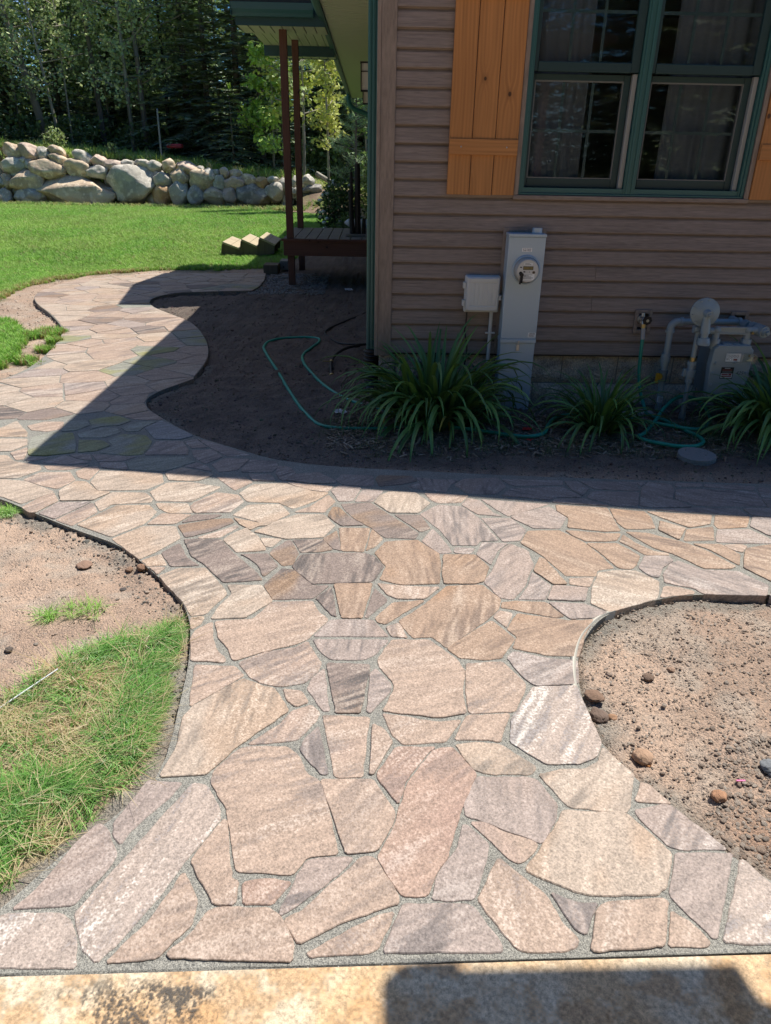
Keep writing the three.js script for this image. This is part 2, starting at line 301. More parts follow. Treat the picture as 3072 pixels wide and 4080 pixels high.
function axis(lo, a, b, hi, step, grow) { const r = []; for (let v = a; v < b - step / 2; v += step) r.push(v); r.push(b); let s = step, v = b; while (v < hi) { s *= grow; v += s; r.push(Math.min(v, hi)); } s = step; v = a; const l = []; while (v > lo) { s *= grow; v -= s; l.unshift(Math.max(v, lo)); } return [...l, ...r]; }
const soilA = [.72, .52, .385], soilB = [.57, .405, .30], soilGrey = [.62, .52, .42], moistShadeA = [.25, .20, .165], moistShadeB = [.175, .14, .118], turf = [.12, .17, .05], mulchC = [.27, .21, .165], sandC = [.30, .29, .25];
function groundColour(x, z) {
  const n = fbm(x * 2.2, z * 2.2, 21, 4), n2 = fbm(x * 9, z * 9, 22, 3), d = distPoly(x, z, pathOutline);
  let c = mixc(soilA, soilB, sst(0.35, 0.65, n)); c = mixc(c, soilGrey, 0.6 * sst(0.5, 0.68, n2));
  if (x > 0.6 && z > 2.6) c = mixc(c, [.54, .34, .23], 0.85 * sst(0.15, 0.4, (z - 3.55) + 0.55 * (x - 1.0) + 0.3 * (n2 - 0.5)));
  if (z < -15) { c = mixc([.20, .19, .08], [.16, .11, .07], sst(0.4, 0.6, n)); if (x > -2.6 && z > -24) c = mixc(c, [.42, .29, .2], 0.8 * sst(0.4, 0.6, fbm(x, z, 24, 3))); if (z < -25) c = mixc(c, [.09, .075, .045], sst(-25, -27, z)); }
  if (z < 1.45 && x > -2.7 && (z > -6.4 || x > -1.6) && z > -15) { const w = mixc(moistShadeA, moistShadeB, sst(0.35, 0.6, n2)); c = mixc(c, w, sst(1.45, 1.2, z) * 0.92); }  // dark moist soil tone, also painted as shade over the house shadow area
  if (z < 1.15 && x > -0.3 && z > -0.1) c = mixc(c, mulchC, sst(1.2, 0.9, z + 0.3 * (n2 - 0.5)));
  const g = (0.10 + 0.07 * (n2 - 0.5)); if (d < g && z > -1) c = mixc(c, sandC, 0.75 * sst(g, g * 0.35, d) * sst(0.35, 0.6, fbm(x * 5, z * 5, 25, 3) + (x > 0.5 && z > 2.6 ? 0.15 : 0.05)));
  const e = 0.12 * (n2 - 0.5);
  if (inPoly(x + e, z + e, lawn)) c = mixc(turf, [.20, .16, .08], 0.6 * sst(-7.6, -6.4, z) * n);
  if (inPoly(x + e, z + e, leftLawn)) c = turf;
  if (inPoly(x + e * 0.6, z + e * 0.6, grassPatch)) c = mixc(c, [.40, .31, .16], 0.75 * sst(0.42, 0.6, n2));
  return c;
}
{
  const xs = axis(-420, -2.4, 2.6, 420, 0.025, 1.055), zs = axis(-420, -0.3, 4.2, 300, 0.025, 1.05);
  const nx = xs.length, nz = zs.length, pos = new Float32Array(nx * nz * 3), uv = new Float32Array(nx * nz * 2), col = new Float32Array(nx * nz * 3), idx = [];
  for (let j = 0; j < nz; j++) for (let i = 0; i < nx; i++) {
    const k = j * nx + i, x = xs[i], z = zs[j], far = Math.hypot(x, z) > 60;
    pos[k * 3] = x; pos[k * 3 + 1] = height(x, z); pos[k * 3 + 2] = z; uv[k * 2] = x * 1.1; uv[k * 2 + 1] = z * 1.1;
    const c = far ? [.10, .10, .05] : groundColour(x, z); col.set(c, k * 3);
    if (i < nx - 1 && j < nz - 1) idx.push(k, k + nx, k + 1, k + 1, k + nx, k + nx + 1);
  }
  const g = new THREE.BufferGeometry(); g.setAttribute('position', new THREE.BufferAttribute(pos, 3)); g.setAttribute('uv', new THREE.BufferAttribute(uv, 2)); g.setAttribute('color', new THREE.BufferAttribute(col, 3)); g.setIndex(idx); g.computeVertexNormals();
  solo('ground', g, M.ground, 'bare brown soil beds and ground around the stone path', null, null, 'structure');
}

/* ---------- driveway ---------- */
{
  const s = [[-40, 5.14]]; for (let x = -3; x <= 3; x += 0.05) s.push([x, 4.2217 - 0.023 * x + 0.007 * (fbm(x * 14, 1, 401, 4) - 0.5)]); s.push([40, 3.30], [40, 30], [-40, 30]);
  const sh = new THREE.Shape(s.map(p => new THREE.Vector2(p[0], -p[1]))); const g = new THREE.ExtrudeGeometry(sh, { depth: 0.12, bevelEnabled: true, bevelSize: 0.004, bevelThickness: 0.004, bevelSegments: 2 });
  g.rotateX(-Math.PI / 2); g.translate(0, -0.1262, 0); const m = metre(g); const u = m.attributes.uv; for (let i = 0; i < u.count; i++) u.setXY(i, u.getX(i) * 0.5, u.getY(i));
  const drive = solo('driveway', m, M.concrete, 'worn tan concrete driveway with dark stains', null, null, 'structure');
  // tyre-dark stains with a grain of their own lie on the slab as a thin mark
  const stainT = tex(512, 256, (u, v, i, j) => mixc([.46, .31, .17], [.11, .095, .075], clamp(1.5 * sst(0.46, 0.66, fbm(u * 5, v * 3, 411, 4) * 0.75 + 0.25 * fbm(u * 60, v * 4, 412, 2)) * (1 - Math.hypot(u - 0.5, (v - 0.5) * 0.9) * 1.5) * (0.5 + hash(i, j, 5)))));
  const alpha = tex(512, 256, (u, v, i, j) => clamp(1.1 * sst(0.42, 0.70, fbm(u * 5, v * 3, 411, 4) * 0.6 + 0.25 * fbm(u * 60, v * 5, 412, 2) + 0.3 * (vnoise(u * 150, v * 50, 413) - 0.35)) * sst(0.5, 0.15, Math.hypot(u - 0.5, (v - 0.5) * 0.9)) * (0.3 + hash(i, j, 5))), false);
  const sg = new THREE.PlaneGeometry(0.62, 0.15); sg.rotateX(-Math.PI / 2); sg.translate(-0.44, 0.0005, 4.308);
  const stain = new THREE.Mesh(sg, std({ color: lin(.085, .075, .065), alphaMap: alpha, transparent: true, roughness: 0.8 })); stain.name = 'stain'; stain.receiveShadow = true; drive.add(stain);
}

/* ---------- flagstone path ---------- */
const pathRoot = tag(thing('flagstone_path', [0, 0, 0]), 'curving path of irregular tan and grey flagstones set in grey sand', null, null, 'structure');
{
  const s = pathOutline.map(p => new THREE.Vector2(p[0], -p[1])); const sh = new THREE.Shape(s);
  const g = new THREE.ExtrudeGeometry(sh, { depth: 0.05, bevelEnabled: true, bevelSize: -0.004, bevelOffset: 0, bevelThickness: 0.004, bevelSegments: 1 }); g.rotateX(-Math.PI / 2); g.translate(0, -0.0562, 0);
  part(pathRoot, 'joint_sand', metre(g), M.sand);
}
const stones = [];
function stoneGeo(pts, thick, step, jit, ang, rise) {
  const n = pts.length, ring = []; let cx = 0, cz = 0; for (const p of pts) { cx += p[0] / n; cz += p[1] / n; }
  const s0 = stones.length * 7 + 3;
  for (let i = 0; i < n; i++) {
    const a = pts[i], b = pts[(i + 1) % n], q = pts[(i + n - 1) % n], L = Math.hypot(b[0] - a[0], b[1] - a[1]), L0 = Math.hypot(a[0] - q[0], a[1] - q[1]);
    const k = Math.max(1, Math.round(L / step)), c = Math.min(0.006, L * 0.2, L0 * 0.2);
    ring.push([a[0] + (q[0] - a[0]) * c / L0, a[1] + (q[1] - a[1]) * c / L0], [a[0] + (b[0] - a[0]) * c / L, a[1] + (b[1] - a[1]) * c / L]);
    for (let j = 1; j < k; j++) { const t = j / k, o = jit * (fbm((a[0] + (b[0] - a[0]) * t) * 30, (a[1] + (b[1] - a[1]) * t) * 30, s0, 3) - 0.5) * 2; ring.push([a[0] + (b[0] - a[0]) * t - (b[1] - a[1]) / L * o, a[1] + (b[1] - a[1]) * t + (b[0] - a[0]) / L * o]); }
  }
  const inset = (r, d) => r.map((p, i) => { const a = r[(i + r.length - 1) % r.length], b = r[(i + 1) % r.length]; let dx = b[0] - a[0], dz = b[1] - a[1]; const l = Math.hypot(dx, dz) || 1; const v1 = [p[0] + dz / l * d, p[1] - dx / l * d]; return v1; });
  let ar = 0; ring.forEach((p, i) => { const b = ring[(i + 1) % ring.length]; ar += p[0] * b[1] - b[0] * p[1]; }); const sg = ar > 0 ? -1 : 1;
  ring.splice(0, ring.length, ...inset(ring, -sg * 0.002)); const chip = 0.0012 + 0.0014 * rnd(), top = inset(ring, sg * chip);
  const tx = (rnd() - 0.5) * 0.010, tz = (rnd() - 0.5) * 0.010, y0 = rise + 0.0005 + rnd() * rnd() * 0.004;
  const Y = (p, d) => y0 + (p[0] - cx) * tx + (p[1] - cz) * tz - d;
  const tri = THREE.ShapeUtils.triangulateShape(top.map(p => new THREE.Vector2(p[0], p[1])), []);
  const P = [], U = [], ca = Math.cos(ang), sa = Math.sin(ang), ou = rnd() * 3, ov = rnd() * 3;
  const uvOf = (p, y) => [((p[0] - cx) * ca - (p[1] - cz) * sa) * 1.25 + ou, ((p[0] - cx) * sa + (p[1] - cz) * ca) * 1.25 + y * 1.25 + ov];
  const put = (p, y) => { P.push(p[0], y, p[1]); U.push(...uvOf(p, y - y0)); };
  const face = (A, ya, B, yb, C, yc) => { put(A, ya); put(B, yb); put(C, yc); };
  for (const [a, b, c] of tri) { const A = top[a], B = top[b], C = top[c]; const up = (B[0] - A[0]) * (C[1] - A[1]) - (B[1] - A[1]) * (C[0] - A[0]) < 0; const o = up ? [A, B, C] : [A, C, B]; o.forEach(p => put(p, Y(p, 0))); }
  const low = -thick;
  ring.forEach((p, i) => {
    const j = (i + 1) % ring.length, q = ring[j], a = top[i], b = top[j], cd = chip * 0.9;
    const quad = (A, ya, B, yb, C, yc, D, yd) => { if (sg < 0) { face(A, ya, C, yc, B, yb); face(B, yb, C, yc, D, yd); } else { face(A, ya, B, yb, C, yc); face(B, yb, D, yd, C, yc); } };
    quad(a, Y(a, 0), b, Y(b, 0), p, Y(p, cd), q, Y(q, cd)); quad(p, Y(p, cd), q, Y(q, cd), p, low, q, low);
  });
  const g = new THREE.BufferGeometry(); g.setAttribute('position', new THREE.Float32BufferAttribute(P, 3)); g.setAttribute('uv', new THREE.Float32BufferAttribute(U, 2)); g.computeVertexNormals(); return g;
}
function grainAngle(x, z) { const r = rnd(); if (z > 3.2) return rad(r < 0.4 ? rr(55, 95) : rr(15, 60)); if (x > 0.85) return rad(rr(-42, -12)); if (x > -0.2 && x < 0.35 && z > 2.1) return rad(rr(75, 100)); if (x < -0.4) return rad(rr(22, 50)); return rad(r < 0.3 ? rr(70, 95) : rr(20, 55)); }
function lay(tone, cm) {
  const pts = cm.map(p => [p[0] / 100, p[1] / 100]); const c = pts.reduce((a, p) => [a[0] + p[0] / pts.length, a[1] + p[1] / pts.length], [0, 0]);
  stones.push({ geo: stoneGeo(pts, 0.05, c[1] > 2.3 ? 0.016 : 0.028, 0.0042, grainAngle(...c), 0), mat: STONE[tone][stones.length % 3], c });
}
/* the flagstones near the driveway, in centimetres on the plan */
lay('t', [[-36, 356], [-24, 356], [-20, 360], [-17, 367], [-13, 370], [-11, 377], [-7, 394], [-15, 395], [-18, 400], [-32, 399], [-38, 379], [-41, 375], [-44, 370], [-44, 366], [-39, 358]]);
lay('t', [[-13, 369], [2, 369], [8, 381], [6, 387], [3, 393], [-5, 394]]);
lay('g', [[-11, 367], [-13, 367], [-20, 357], [-19, 353], [-15, 347]]);
lay('t', [[-14, 342], [1, 343], [0, 351], [-1, 368], [-9, 368]]);
lay('t', [[2, 346], [5, 348], [8, 354], [2, 367], [1, 367]]);
lay('r', [[9, 356], [21, 356], [18, 359], [11, 370], [9, 378], [4, 370], [3, 367]]);
lay('r', [[21, 357], [26, 356], [32, 367], [26, 380], [21, 395], [18, 399], [15, 406], [9, 406], [3, 395], [7, 387], [12, 370], [19, 359]]);
lay('g', [[32, 368], [46, 368], [49, 369], [53, 378], [51, 384], [46, 391], [30, 383], [27, 382], [27, 378]]);
lay('w', [[27, 355], [35, 354], [41, 355], [50, 364], [48, 367], [36, 367], [31, 365]]);
lay('t', [[28, 384], [32, 384], [36, 387], [45, 391], [43, 394], [39, 397], [37, 396]]);
lay('g', [[26, 385], [27, 385], [32, 391], [31, 395], [26, 407], [16, 407], [18, 400], [24, 392]]);
lay('t', [[34, 395], [44, 406], [46, 413], [49, 417], [48, 419], [45, 420], [36, 420], [34, 419], [27, 407]]);
lay('g', [[9, 408], [24, 408], [26, 409], [31, 418], [31, 420], [4, 420]]);
lay('t', [[-1, 395], [2, 395], [8, 406], [8, 408], [-6, 413], [-15, 418], [-19, 412], [-15, 410]]);
lay('g', [[-15, 396], [-11, 395], [-3, 395], [-6, 399], [-17, 409], [-20, 411], [-20, 409]]);
lay('t', [[7, 410], [3, 419], [1, 420], [-12, 421], [-13, 420], [3, 411]]);
lay('t', [[-35, 409], [-23, 409], [-20, 411], [-16, 418], [-16, 422], [-43, 421], [-44, 420], [-40, 416], [-37, 410]]);
lay('r', [[-30, 402], [-23, 401], [-18, 402], [-22, 408], [-29, 408]]);
lay('t', [[-38, 383], [-37, 384], [-33, 401], [-31, 402], [-31, 408], [-36, 408], [-44, 396]]);
lay('t', [[-45, 399], [-40, 407], [-40, 413], [-46, 421], [-57, 422], [-50, 412]]);
lay('W', [[-49, 370], [-45, 371], [-40, 379], [-39, 383], [-45, 395], [-49, 405], [-56, 418], [-59, 422], [-63, 419], [-68, 410]]);
lay('g', [[-62, 369], [-52, 370], [-54, 375], [-62, 387], [-63, 391], [-66, 388], [-67, 384]]);
lay('g', [[-71, 384], [-68, 386], [-63, 394], [-64, 398], [-69, 408], [-83, 409], [-80, 405], [-74, 389]]);
lay('W', [[-84, 410], [-71, 410], [-68, 412], [-65, 417], [-63, 423], [-88, 423], [-92, 416]]);
lay('w', [[-42, 324], [-35, 328], [-31, 329], [-25, 340], [-39, 356], [-46, 367], [-59, 368], [-57, 356], [-58, 343], [-56, 338]]);
lay('t', [[-28, 329], [-22, 330], [-19, 336], [-23, 338], [-26, 335]]);
lay('t', [[-18, 337], [-15, 341], [-16, 345], [-21, 353], [-26, 354], [-36, 355], [-27, 346], [-24, 340]]);
lay('t', [[-60, 316], [-46, 317], [-42, 322], [-57, 338], [-58, 333]]);
lay('t', [[-64, 295], [-59, 290], [-57, 300], [-54, 308], [-50, 313], [-50, 315], [-62, 314], [-65, 301]]);
lay('t', [[-45, 315], [-37, 309], [-26, 306], [-22, 302], [-16, 315], [-17, 320], [-21, 326], [-29, 328], [-36, 326], [-40, 323]]);
lay('t', [[-58, 290], [-44, 288], [-38, 276], [-22, 275], [-19, 283], [-15, 288], [-22, 301], [-26, 304], [-38, 309], [-47, 314], [-50, 307], [-55, 300]]);
lay('g', [[-15, 318], [-12, 340], [-14, 340], [-20, 329], [-19, 324]]);
lay('d', [[-14, 315], [1, 316], [-2, 341], [-10, 341]]);
lay('g', [[3, 318], [8, 326], [8, 330], [1, 341], [0, 340], [1, 321]]);
lay('g', [[-14, 288], [2, 288], [8, 299], [-20, 299]]);
lay('g', [[-20, 301], [8, 301], [3, 310], [-1, 313], [-13, 313], [-17, 308]]);
lay('d', [[-15, 264], [-12, 286], [-14, 285], [-21, 273]]);
lay('o', [[-14, 262], [2, 261], [-2, 287], [-10, 287]]);
lay('d', [[3, 265], [8, 274], [0, 287], [-1, 286]]);
lay('d', [[-30, 237], [-16, 235], [-2, 235], [3, 238], [7, 247], [3, 258], [1, 260], [-23, 262], [-31, 251], [-33, 247]]);
lay('d', [[-15, 213], [-12, 233], [-16, 231], [-21, 221]]);
lay('o', [[-14, 210], [1, 210], [-2, 234], [-12, 233]]);
lay('o', [[2, 211], [7, 221], [3, 229], [-1, 233]]);
lay('d', [[-38, 224], [-36, 223], [-31, 236], [-33, 246], [-37, 247], [-44, 236], [-43, 232]]);
lay('d', [[-35, 223], [-21, 222], [-16, 232], [-21, 234], [-30, 235]]);
lay('d', [[-32, 250], [-23, 263], [-16, 263], [-22, 273], [-38, 274], [-43, 263], [-37, 249]]);
lay('o', [[8, 224], [23, 222], [32, 235], [32, 245], [30, 261], [14, 262], [5, 258], [8, 247], [3, 235]]);
lay('o', [[34, 236], [48, 236], [53, 247], [49, 259], [45, 261], [32, 261], [32, 253]]);
lay('t', [[4, 261], [14, 263], [30, 264], [23, 273], [12, 273], [8, 270]]);
lay('o', [[10, 276], [23, 274], [7, 291], [4, 290], [3, 287]]);
lay('t', [[7, 293], [12, 290], [15, 300], [9, 299]]);
lay('o', [[33, 263], [48, 262], [54, 273], [52, 280], [46, 288], [29, 306], [24, 299], [17, 300], [12, 289], [23, 277]]);
lay('t', [[9, 301], [23, 301], [32, 313], [34, 319], [32, 330], [32, 341], [23, 343], [5, 340], [9, 330], [9, 326], [4, 316], [4, 312]]);
lay('t', [[35, 315], [48, 314], [54, 326], [52, 332], [48, 340], [33, 341], [33, 331]]);
lay('t', [[5, 341], [23, 345], [30, 344], [24, 354], [11, 355], [8, 351]]);
lay('t', [[32, 342], [46, 341], [41, 354], [38, 353], [27, 353]]);
lay('W', [[56, 328], [71, 327], [72, 354], [69, 360], [63, 363], [53, 363], [44, 354], [46, 344]]);
lay('w', [[50, 367], [57, 365], [64, 365], [69, 362], [72, 356], [78, 367], [73, 379], [71, 381], [56, 379]]);
lay('t', [[79, 370], [81, 371], [85, 378], [75, 377]]);
lay('g', [[74, 380], [84, 378], [87, 382], [94, 393], [82, 393], [79, 392], [74, 382]]);
lay('w', [[54, 380], [71, 381], [72, 382], [79, 394], [74, 404], [71, 406], [55, 406], [51, 405], [40, 399], [51, 385]]);
lay('g', [[80, 394], [95, 394], [81, 417], [80, 417], [74, 406]]);
lay('W', [[96, 396], [97, 396], [104, 410], [100, 419], [82, 418]]);
lay('t', [[58, 408], [72, 407], [73, 408], [68, 419], [51, 420], [55, 410]]);
lay('t', [[73, 410], [77, 414], [79, 418], [78, 419], [69, 419]]);
lay('g', [[45, 405], [51, 408], [56, 408], [51, 416], [49, 415]]);
lay('g', [[53, 308], [65, 312], [75, 313], [72, 326], [57, 327], [54, 323], [50, 312]]);
lay('o', [[59, 283], [78, 288], [88, 287], [81, 299], [76, 311], [64, 310], [53, 306], [56, 299], [53, 294]]);
lay('o', [[48, 288], [55, 300], [48, 312], [42, 313], [33, 312], [29, 306]]);
lay('t', [[52, 281], [57, 283], [53, 293], [49, 286]]);
lay('o', [[54, 275], [60, 274], [72, 275], [77, 285], [74, 286], [53, 279]]);
lay('g', [[73, 275], [87, 276], [95, 282], [88, 286], [79, 287]]);
lay('g', [[78, 262], [92, 264], [88, 274], [73, 273]]);
lay('t', [[86, 256], [97, 255], [93, 263], [85, 261]]);
lay('o', [[77, 238], [79, 240], [84, 261], [78, 261], [72, 250]]);
lay('g', [[71, 251], [77, 262], [72, 273], [61, 273], [67, 263]]);
lay('g', [[61, 231], [66, 225], [73, 232], [73, 245], [70, 251], [66, 262], [59, 273], [54, 272], [49, 260], [55, 247]]);
lay('g', [[53, 224], [65, 225], [59, 232], [54, 245], [49, 236]]);
lay('g', [[40, 229], [49, 230], [46, 235], [39, 234]]);
lay('g', [[31, 210], [37, 228], [38, 234], [32, 235], [25, 223]]);
lay('g', [[36, 183], [48, 185], [55, 198], [61, 222], [52, 223], [50, 227], [39, 227], [35, 213], [26, 194]]);
lay('g', [[56, 198], [71, 198], [76, 211], [71, 222], [63, 223]]);
lay('d', [[-14, 183], [1, 181], [24, 215], [22, 221], [8, 220], [1, 209], [-6, 201], [-11, 192]]);
lay('d', [[13, 195], [26, 195], [30, 210], [25, 214]]);
lay('d', [[-18, 187], [-15, 187], [-8, 200], [-2, 207], [-13, 208], [-20, 197]]);
lay('w', [[-35, 196], [-22, 196], [-16, 208], [-21, 220], [-38, 222], [-54, 215], [-48, 209], [-46, 205]]);
lay('w', [[-61, 185], [-45, 184], [-39, 195], [-50, 209], [-54, 204], [-67, 197]]);
lay('w', [[-62, 159], [-45, 157], [-38, 162], [-30, 167], [-21, 169], [-27, 179], [-38, 189], [-46, 182], [-62, 181], [-68, 171]]);
lay('t', [[-30, 187], [-21, 172], [-17, 180], [-22, 193], [-37, 193]]);
lay('g', [[-20, 166], [-15, 159], [-4, 162], [-8, 179], [-15, 180]]);
lay('g', [[-3, 164], [8, 166], [2, 180], [-7, 180]]);
lay('w', [[11, 167], [25, 168], [32, 181], [25, 193], [11, 193], [3, 181], [6, 172]]);
lay('t', [[30, 168], [53, 171], [48, 180], [36, 181], [32, 176]]);
lay('g', [[52, 174], [58, 177], [63, 192], [67, 196], [55, 194], [48, 183]]);
lay('g', [[59, 176], [94, 181], [70, 196], [64, 186]]);
lay('g', [[75, 193], [93, 184], [99, 197], [93, 209], [80, 209], [71, 197]]);
lay('o', [[97, 182], [123, 185], [122, 204], [122, 211], [114, 212], [97, 208], [100, 197], [96, 189]]);
lay('o', [[124, 186], [141, 189], [142, 196], [140, 208], [133, 209], [125, 209], [123, 202]]);
lay('o', [[142, 189], [174, 193], [169, 203], [157, 207], [147, 196]]);
lay('o', [[176, 193], [193, 194], [186, 206], [171, 208], [171, 203]]);
lay('g', [[194, 195], [206, 196], [199, 220], [192, 214], [188, 205]]);
lay('g', [[170, 209], [186, 208], [191, 217], [193, 223], [174, 223], [164, 222]]);
lay('o', [[145, 200], [155, 208], [147, 220], [141, 210]]);
lay('o', [[155, 209], [169, 206], [164, 220], [149, 221]]);
lay('o', [[124, 212], [134, 213], [150, 224], [156, 231], [163, 245], [160, 247], [148, 247], [140, 235], [132, 228]]);
lay('o', [[152, 224], [165, 224], [170, 234], [165, 244], [158, 230]]);
lay('t', [[166, 225], [175, 224], [177, 226], [172, 232], [168, 229]]);
lay('o', [[176, 228], [190, 224], [193, 228], [176, 261], [173, 258], [166, 246], [173, 232]]);
lay('o', [[122, 215], [125, 223], [131, 231], [137, 233], [137, 235], [126, 235], [122, 228], [118, 222]]);
lay('o', [[95, 211], [103, 212], [114, 214], [121, 214], [117, 221], [111, 222], [102, 222], [97, 216]]);
lay('o', [[102, 224], [116, 224], [120, 230], [123, 236], [119, 244], [115, 248], [110, 247], [106, 234]]);
lay('g', [[125, 236], [136, 236], [137, 240], [130, 246], [125, 255], [122, 254], [119, 247]]);
lay('o', [[77, 212], [92, 211], [101, 223], [105, 234], [108, 247], [100, 249], [98, 254], [85, 254], [79, 237], [71, 224]]);
lay('w', [[100, 251], [107, 249], [117, 249], [124, 258], [121, 266], [118, 272], [96, 282], [90, 276], [94, 263]]);
lay('g', [[135, 242], [139, 240], [147, 248], [162, 249], [170, 261], [165, 269], [139, 268], [137, 264], [126, 259], [128, 252]]);
lay('t', [[125, 262], [131, 263], [136, 266], [135, 268], [120, 271]]);
lay('g', [[171, 262], [178, 266], [176, 270], [166, 270]]);
lay('g', [[53, 149], [72, 147], [75, 159], [68, 169], [53, 169], [47, 157]]);
lay('g', [[74, 149], [108, 150], [107, 156], [80, 158], [77, 155]]);
lay('g', [[77, 162], [106, 159], [113, 172], [98, 173], [96, 176], [71, 171]]);
lay('g', [[109, 151], [116, 151], [120, 161], [114, 170], [110, 161]]);
lay('g', [[118, 151], [149, 151], [147, 163], [123, 161]]);
lay('g', [[121, 164], [146, 165], [140, 182], [129, 183], [116, 172]]);
lay('g', [[98, 175], [114, 174], [125, 183], [96, 179]]);
lay('g', [[149, 161], [156, 151], [167, 155], [166, 163], [161, 174], [168, 183], [147, 184], [141, 182]]);
lay('g', [[149, 151], [155, 151], [152, 154], [150, 157]]);
lay('g', [[171, 152], [185, 153], [184, 157], [169, 157]]);
lay('g', [[187, 153], [214, 156], [211, 161], [185, 157]]);
lay('g', [[168, 161], [183, 160], [211, 163], [208, 181], [180, 182], [171, 181], [163, 173]]);
lay('g', [[215, 157], [230, 159], [224, 173], [211, 169]]);
lay('g', [[210, 172], [222, 175], [213, 194], [208, 186]]);
lay('g', [[170, 184], [191, 185], [193, 193], [147, 187]]);
lay('g', [[194, 185], [207, 184], [212, 196], [195, 193]]);
lay('w', [[-185, 157], [-165, 170], [-165, 172], [-175, 186], [-198, 172], [-204, 157], [-199, 155]]);
lay('t', [[-164, 172], [-158, 182], [-164, 196], [-167, 196], [-173, 190], [-169, 179]]);
lay('t', [[-182, 145], [-166, 144], [-159, 155], [-164, 167], [-174, 163], [-187, 155]]);
lay('w', [[-162, 170], [-158, 157], [-152, 158], [-142, 170], [-135, 171], [-141, 181], [-157, 182]]);
lay('g', [[-157, 184], [-141, 183], [-152, 203], [-162, 197]]);
lay('t', [[-140, 184], [-134, 195], [-141, 210], [-151, 204]]);
lay('w', [[-150, 158], [-150, 142], [-131, 142], [-115, 145], [-111, 157], [-118, 167], [-142, 169]]);
lay('w', [[-139, 184], [-134, 171], [-117, 171], [-111, 179], [-111, 183], [-130, 186], [-133, 194]]);
lay('w', [[-127, 187], [-111, 186], [-105, 194], [-108, 208], [-119, 221], [-139, 209]]);
lay('w', [[-107, 210], [-92, 210], [-87, 222], [-94, 234], [-100, 242], [-118, 223]]);
lay('w', [[-109, 158], [-96, 157], [-79, 163], [-91, 182], [-109, 181], [-115, 170]]);
lay('w', [[-108, 184], [-92, 184], [-87, 195], [-99, 195], [-105, 190]]);
lay('t', [[-102, 196], [-87, 197], [-93, 207], [-106, 208]]);
lay('t', [[-89, 183], [-80, 170], [-68, 173], [-64, 181], [-69, 194], [-86, 195], [-90, 188]]);
lay('d', [[-86, 197], [-72, 197], [-76, 201], [-90, 206]]);
lay('d', [[-91, 209], [-76, 202], [-67, 201], [-65, 205], [-72, 213], [-82, 220], [-85, 221]]);
lay('t', [[-79, 221], [-63, 208], [-62, 210], [-69, 221], [-78, 222]]);
lay('w', [[-66, 200], [-48, 208], [-53, 209], [-56, 213], [-62, 207]]);
lay('w', [[-63, 216], [-58, 211], [-51, 220], [-46, 233], [-59, 235], [-67, 223]]);
lay('w', [[-50, 221], [-40, 222], [-44, 230], [-47, 229]]);
lay('d', [[-85, 223], [-68, 223], [-60, 236], [-48, 252], [-44, 259], [-60, 261], [-71, 246], [-78, 239]]);
lay('d', [[-57, 237], [-45, 236], [-39, 247], [-44, 256], [-48, 246], [-54, 239]]);
lay('d', [[-92, 236], [-86, 227], [-80, 240], [-73, 247], [-85, 248]]);
lay('w', [[-99, 243], [-92, 237], [-87, 247], [-95, 248]]);
lay('t', [[-94, 249], [-87, 249], [-89, 255], [-91, 252]]);
lay('w', [[-88, 256], [-82, 250], [-70, 249], [-60, 264], [-57, 270], [-63, 285], [-68, 286], [-74, 275]]);
lay('w', [[-58, 263], [-44, 263], [-38, 275], [-47, 287], [-60, 288], [-59, 281], [-55, 270]]);
lay('w', [[-68, 287], [-63, 286], [-63, 291], [-66, 295]]);
lay('w', [[-221, 120], [-211, 120], [-203, 129], [-186, 135], [-183, 141], [-191, 153], [-206, 154]]);
lay('t', [[-184, 135], [-169, 135], [-159, 133], [-160, 136], [-169, 141], [-179, 141]]);
lay('t', [[-163, 143], [-160, 137], [-154, 135], [-151, 140], [-152, 155], [-159, 151]]);
lay('g', [[-198, 122], [-186, 123], [-192, 128], [-197, 127]]);
lay('g', [[-176, 118], [-164, 117], [-160, 126], [-170, 123]]);
lay('g', [[-187, 130], [-178, 119], [-160, 130], [-171, 133]]);
lay('g', [[-163, 117], [-136, 120], [-142, 127], [-156, 128]]);
lay('g', [[-154, 130], [-140, 130], [-135, 140], [-151, 137]]);
lay('v', [[-139, 129], [-133, 122], [-108, 120], [-100, 127], [-115, 142], [-134, 140]]);
lay('w', [[-113, 145], [-106, 136], [-89, 144], [-86, 146], [-92, 154], [-96, 155], [-109, 154]]);
lay('g', [[-105, 134], [-99, 128], [-92, 134], [-88, 141]]);
lay('g', [[-90, 131], [-84, 121], [-70, 122], [-73, 134], [-74, 139], [-84, 142]]);
lay('g', [[-72, 137], [-69, 123], [-54, 126], [-52, 133], [-54, 141], [-71, 142]]);
lay('t', [[-84, 149], [-68, 149], [-63, 156], [-71, 167]]);
lay('g', [[-67, 145], [-54, 146], [-51, 154], [-63, 154]]);
lay('g', [[-52, 132], [-45, 134], [-41, 142], [-43, 146], [-46, 154], [-49, 151], [-52, 143]]);
lay('g', [[-107, 89], [-96, 95], [-70, 116], [-83, 118], [-96, 104]]);
lay('g', [[-114, 94], [-108, 89], [-98, 104], [-107, 105]]);
lay('g', [[-106, 109], [-94, 107], [-86, 119], [-94, 130], [-103, 119]]);
lay('g', [[-131, 94], [-115, 94], [-109, 107], [-107, 116], [-132, 117]]);
lay('b', [[-145, 70], [-138, 55], [-129, 64], [-111, 83], [-117, 90], [-133, 90]]);
lay('v', [[-160, 70], [-155, 59], [-141, 56], [-146, 67], [-147, 75], [-154, 77]]);
lay('v', [[-162, 92], [-156, 81], [-141, 83], [-134, 94], [-133, 106], [-134, 116], [-142, 118], [-160, 114], [-155, 103]]);
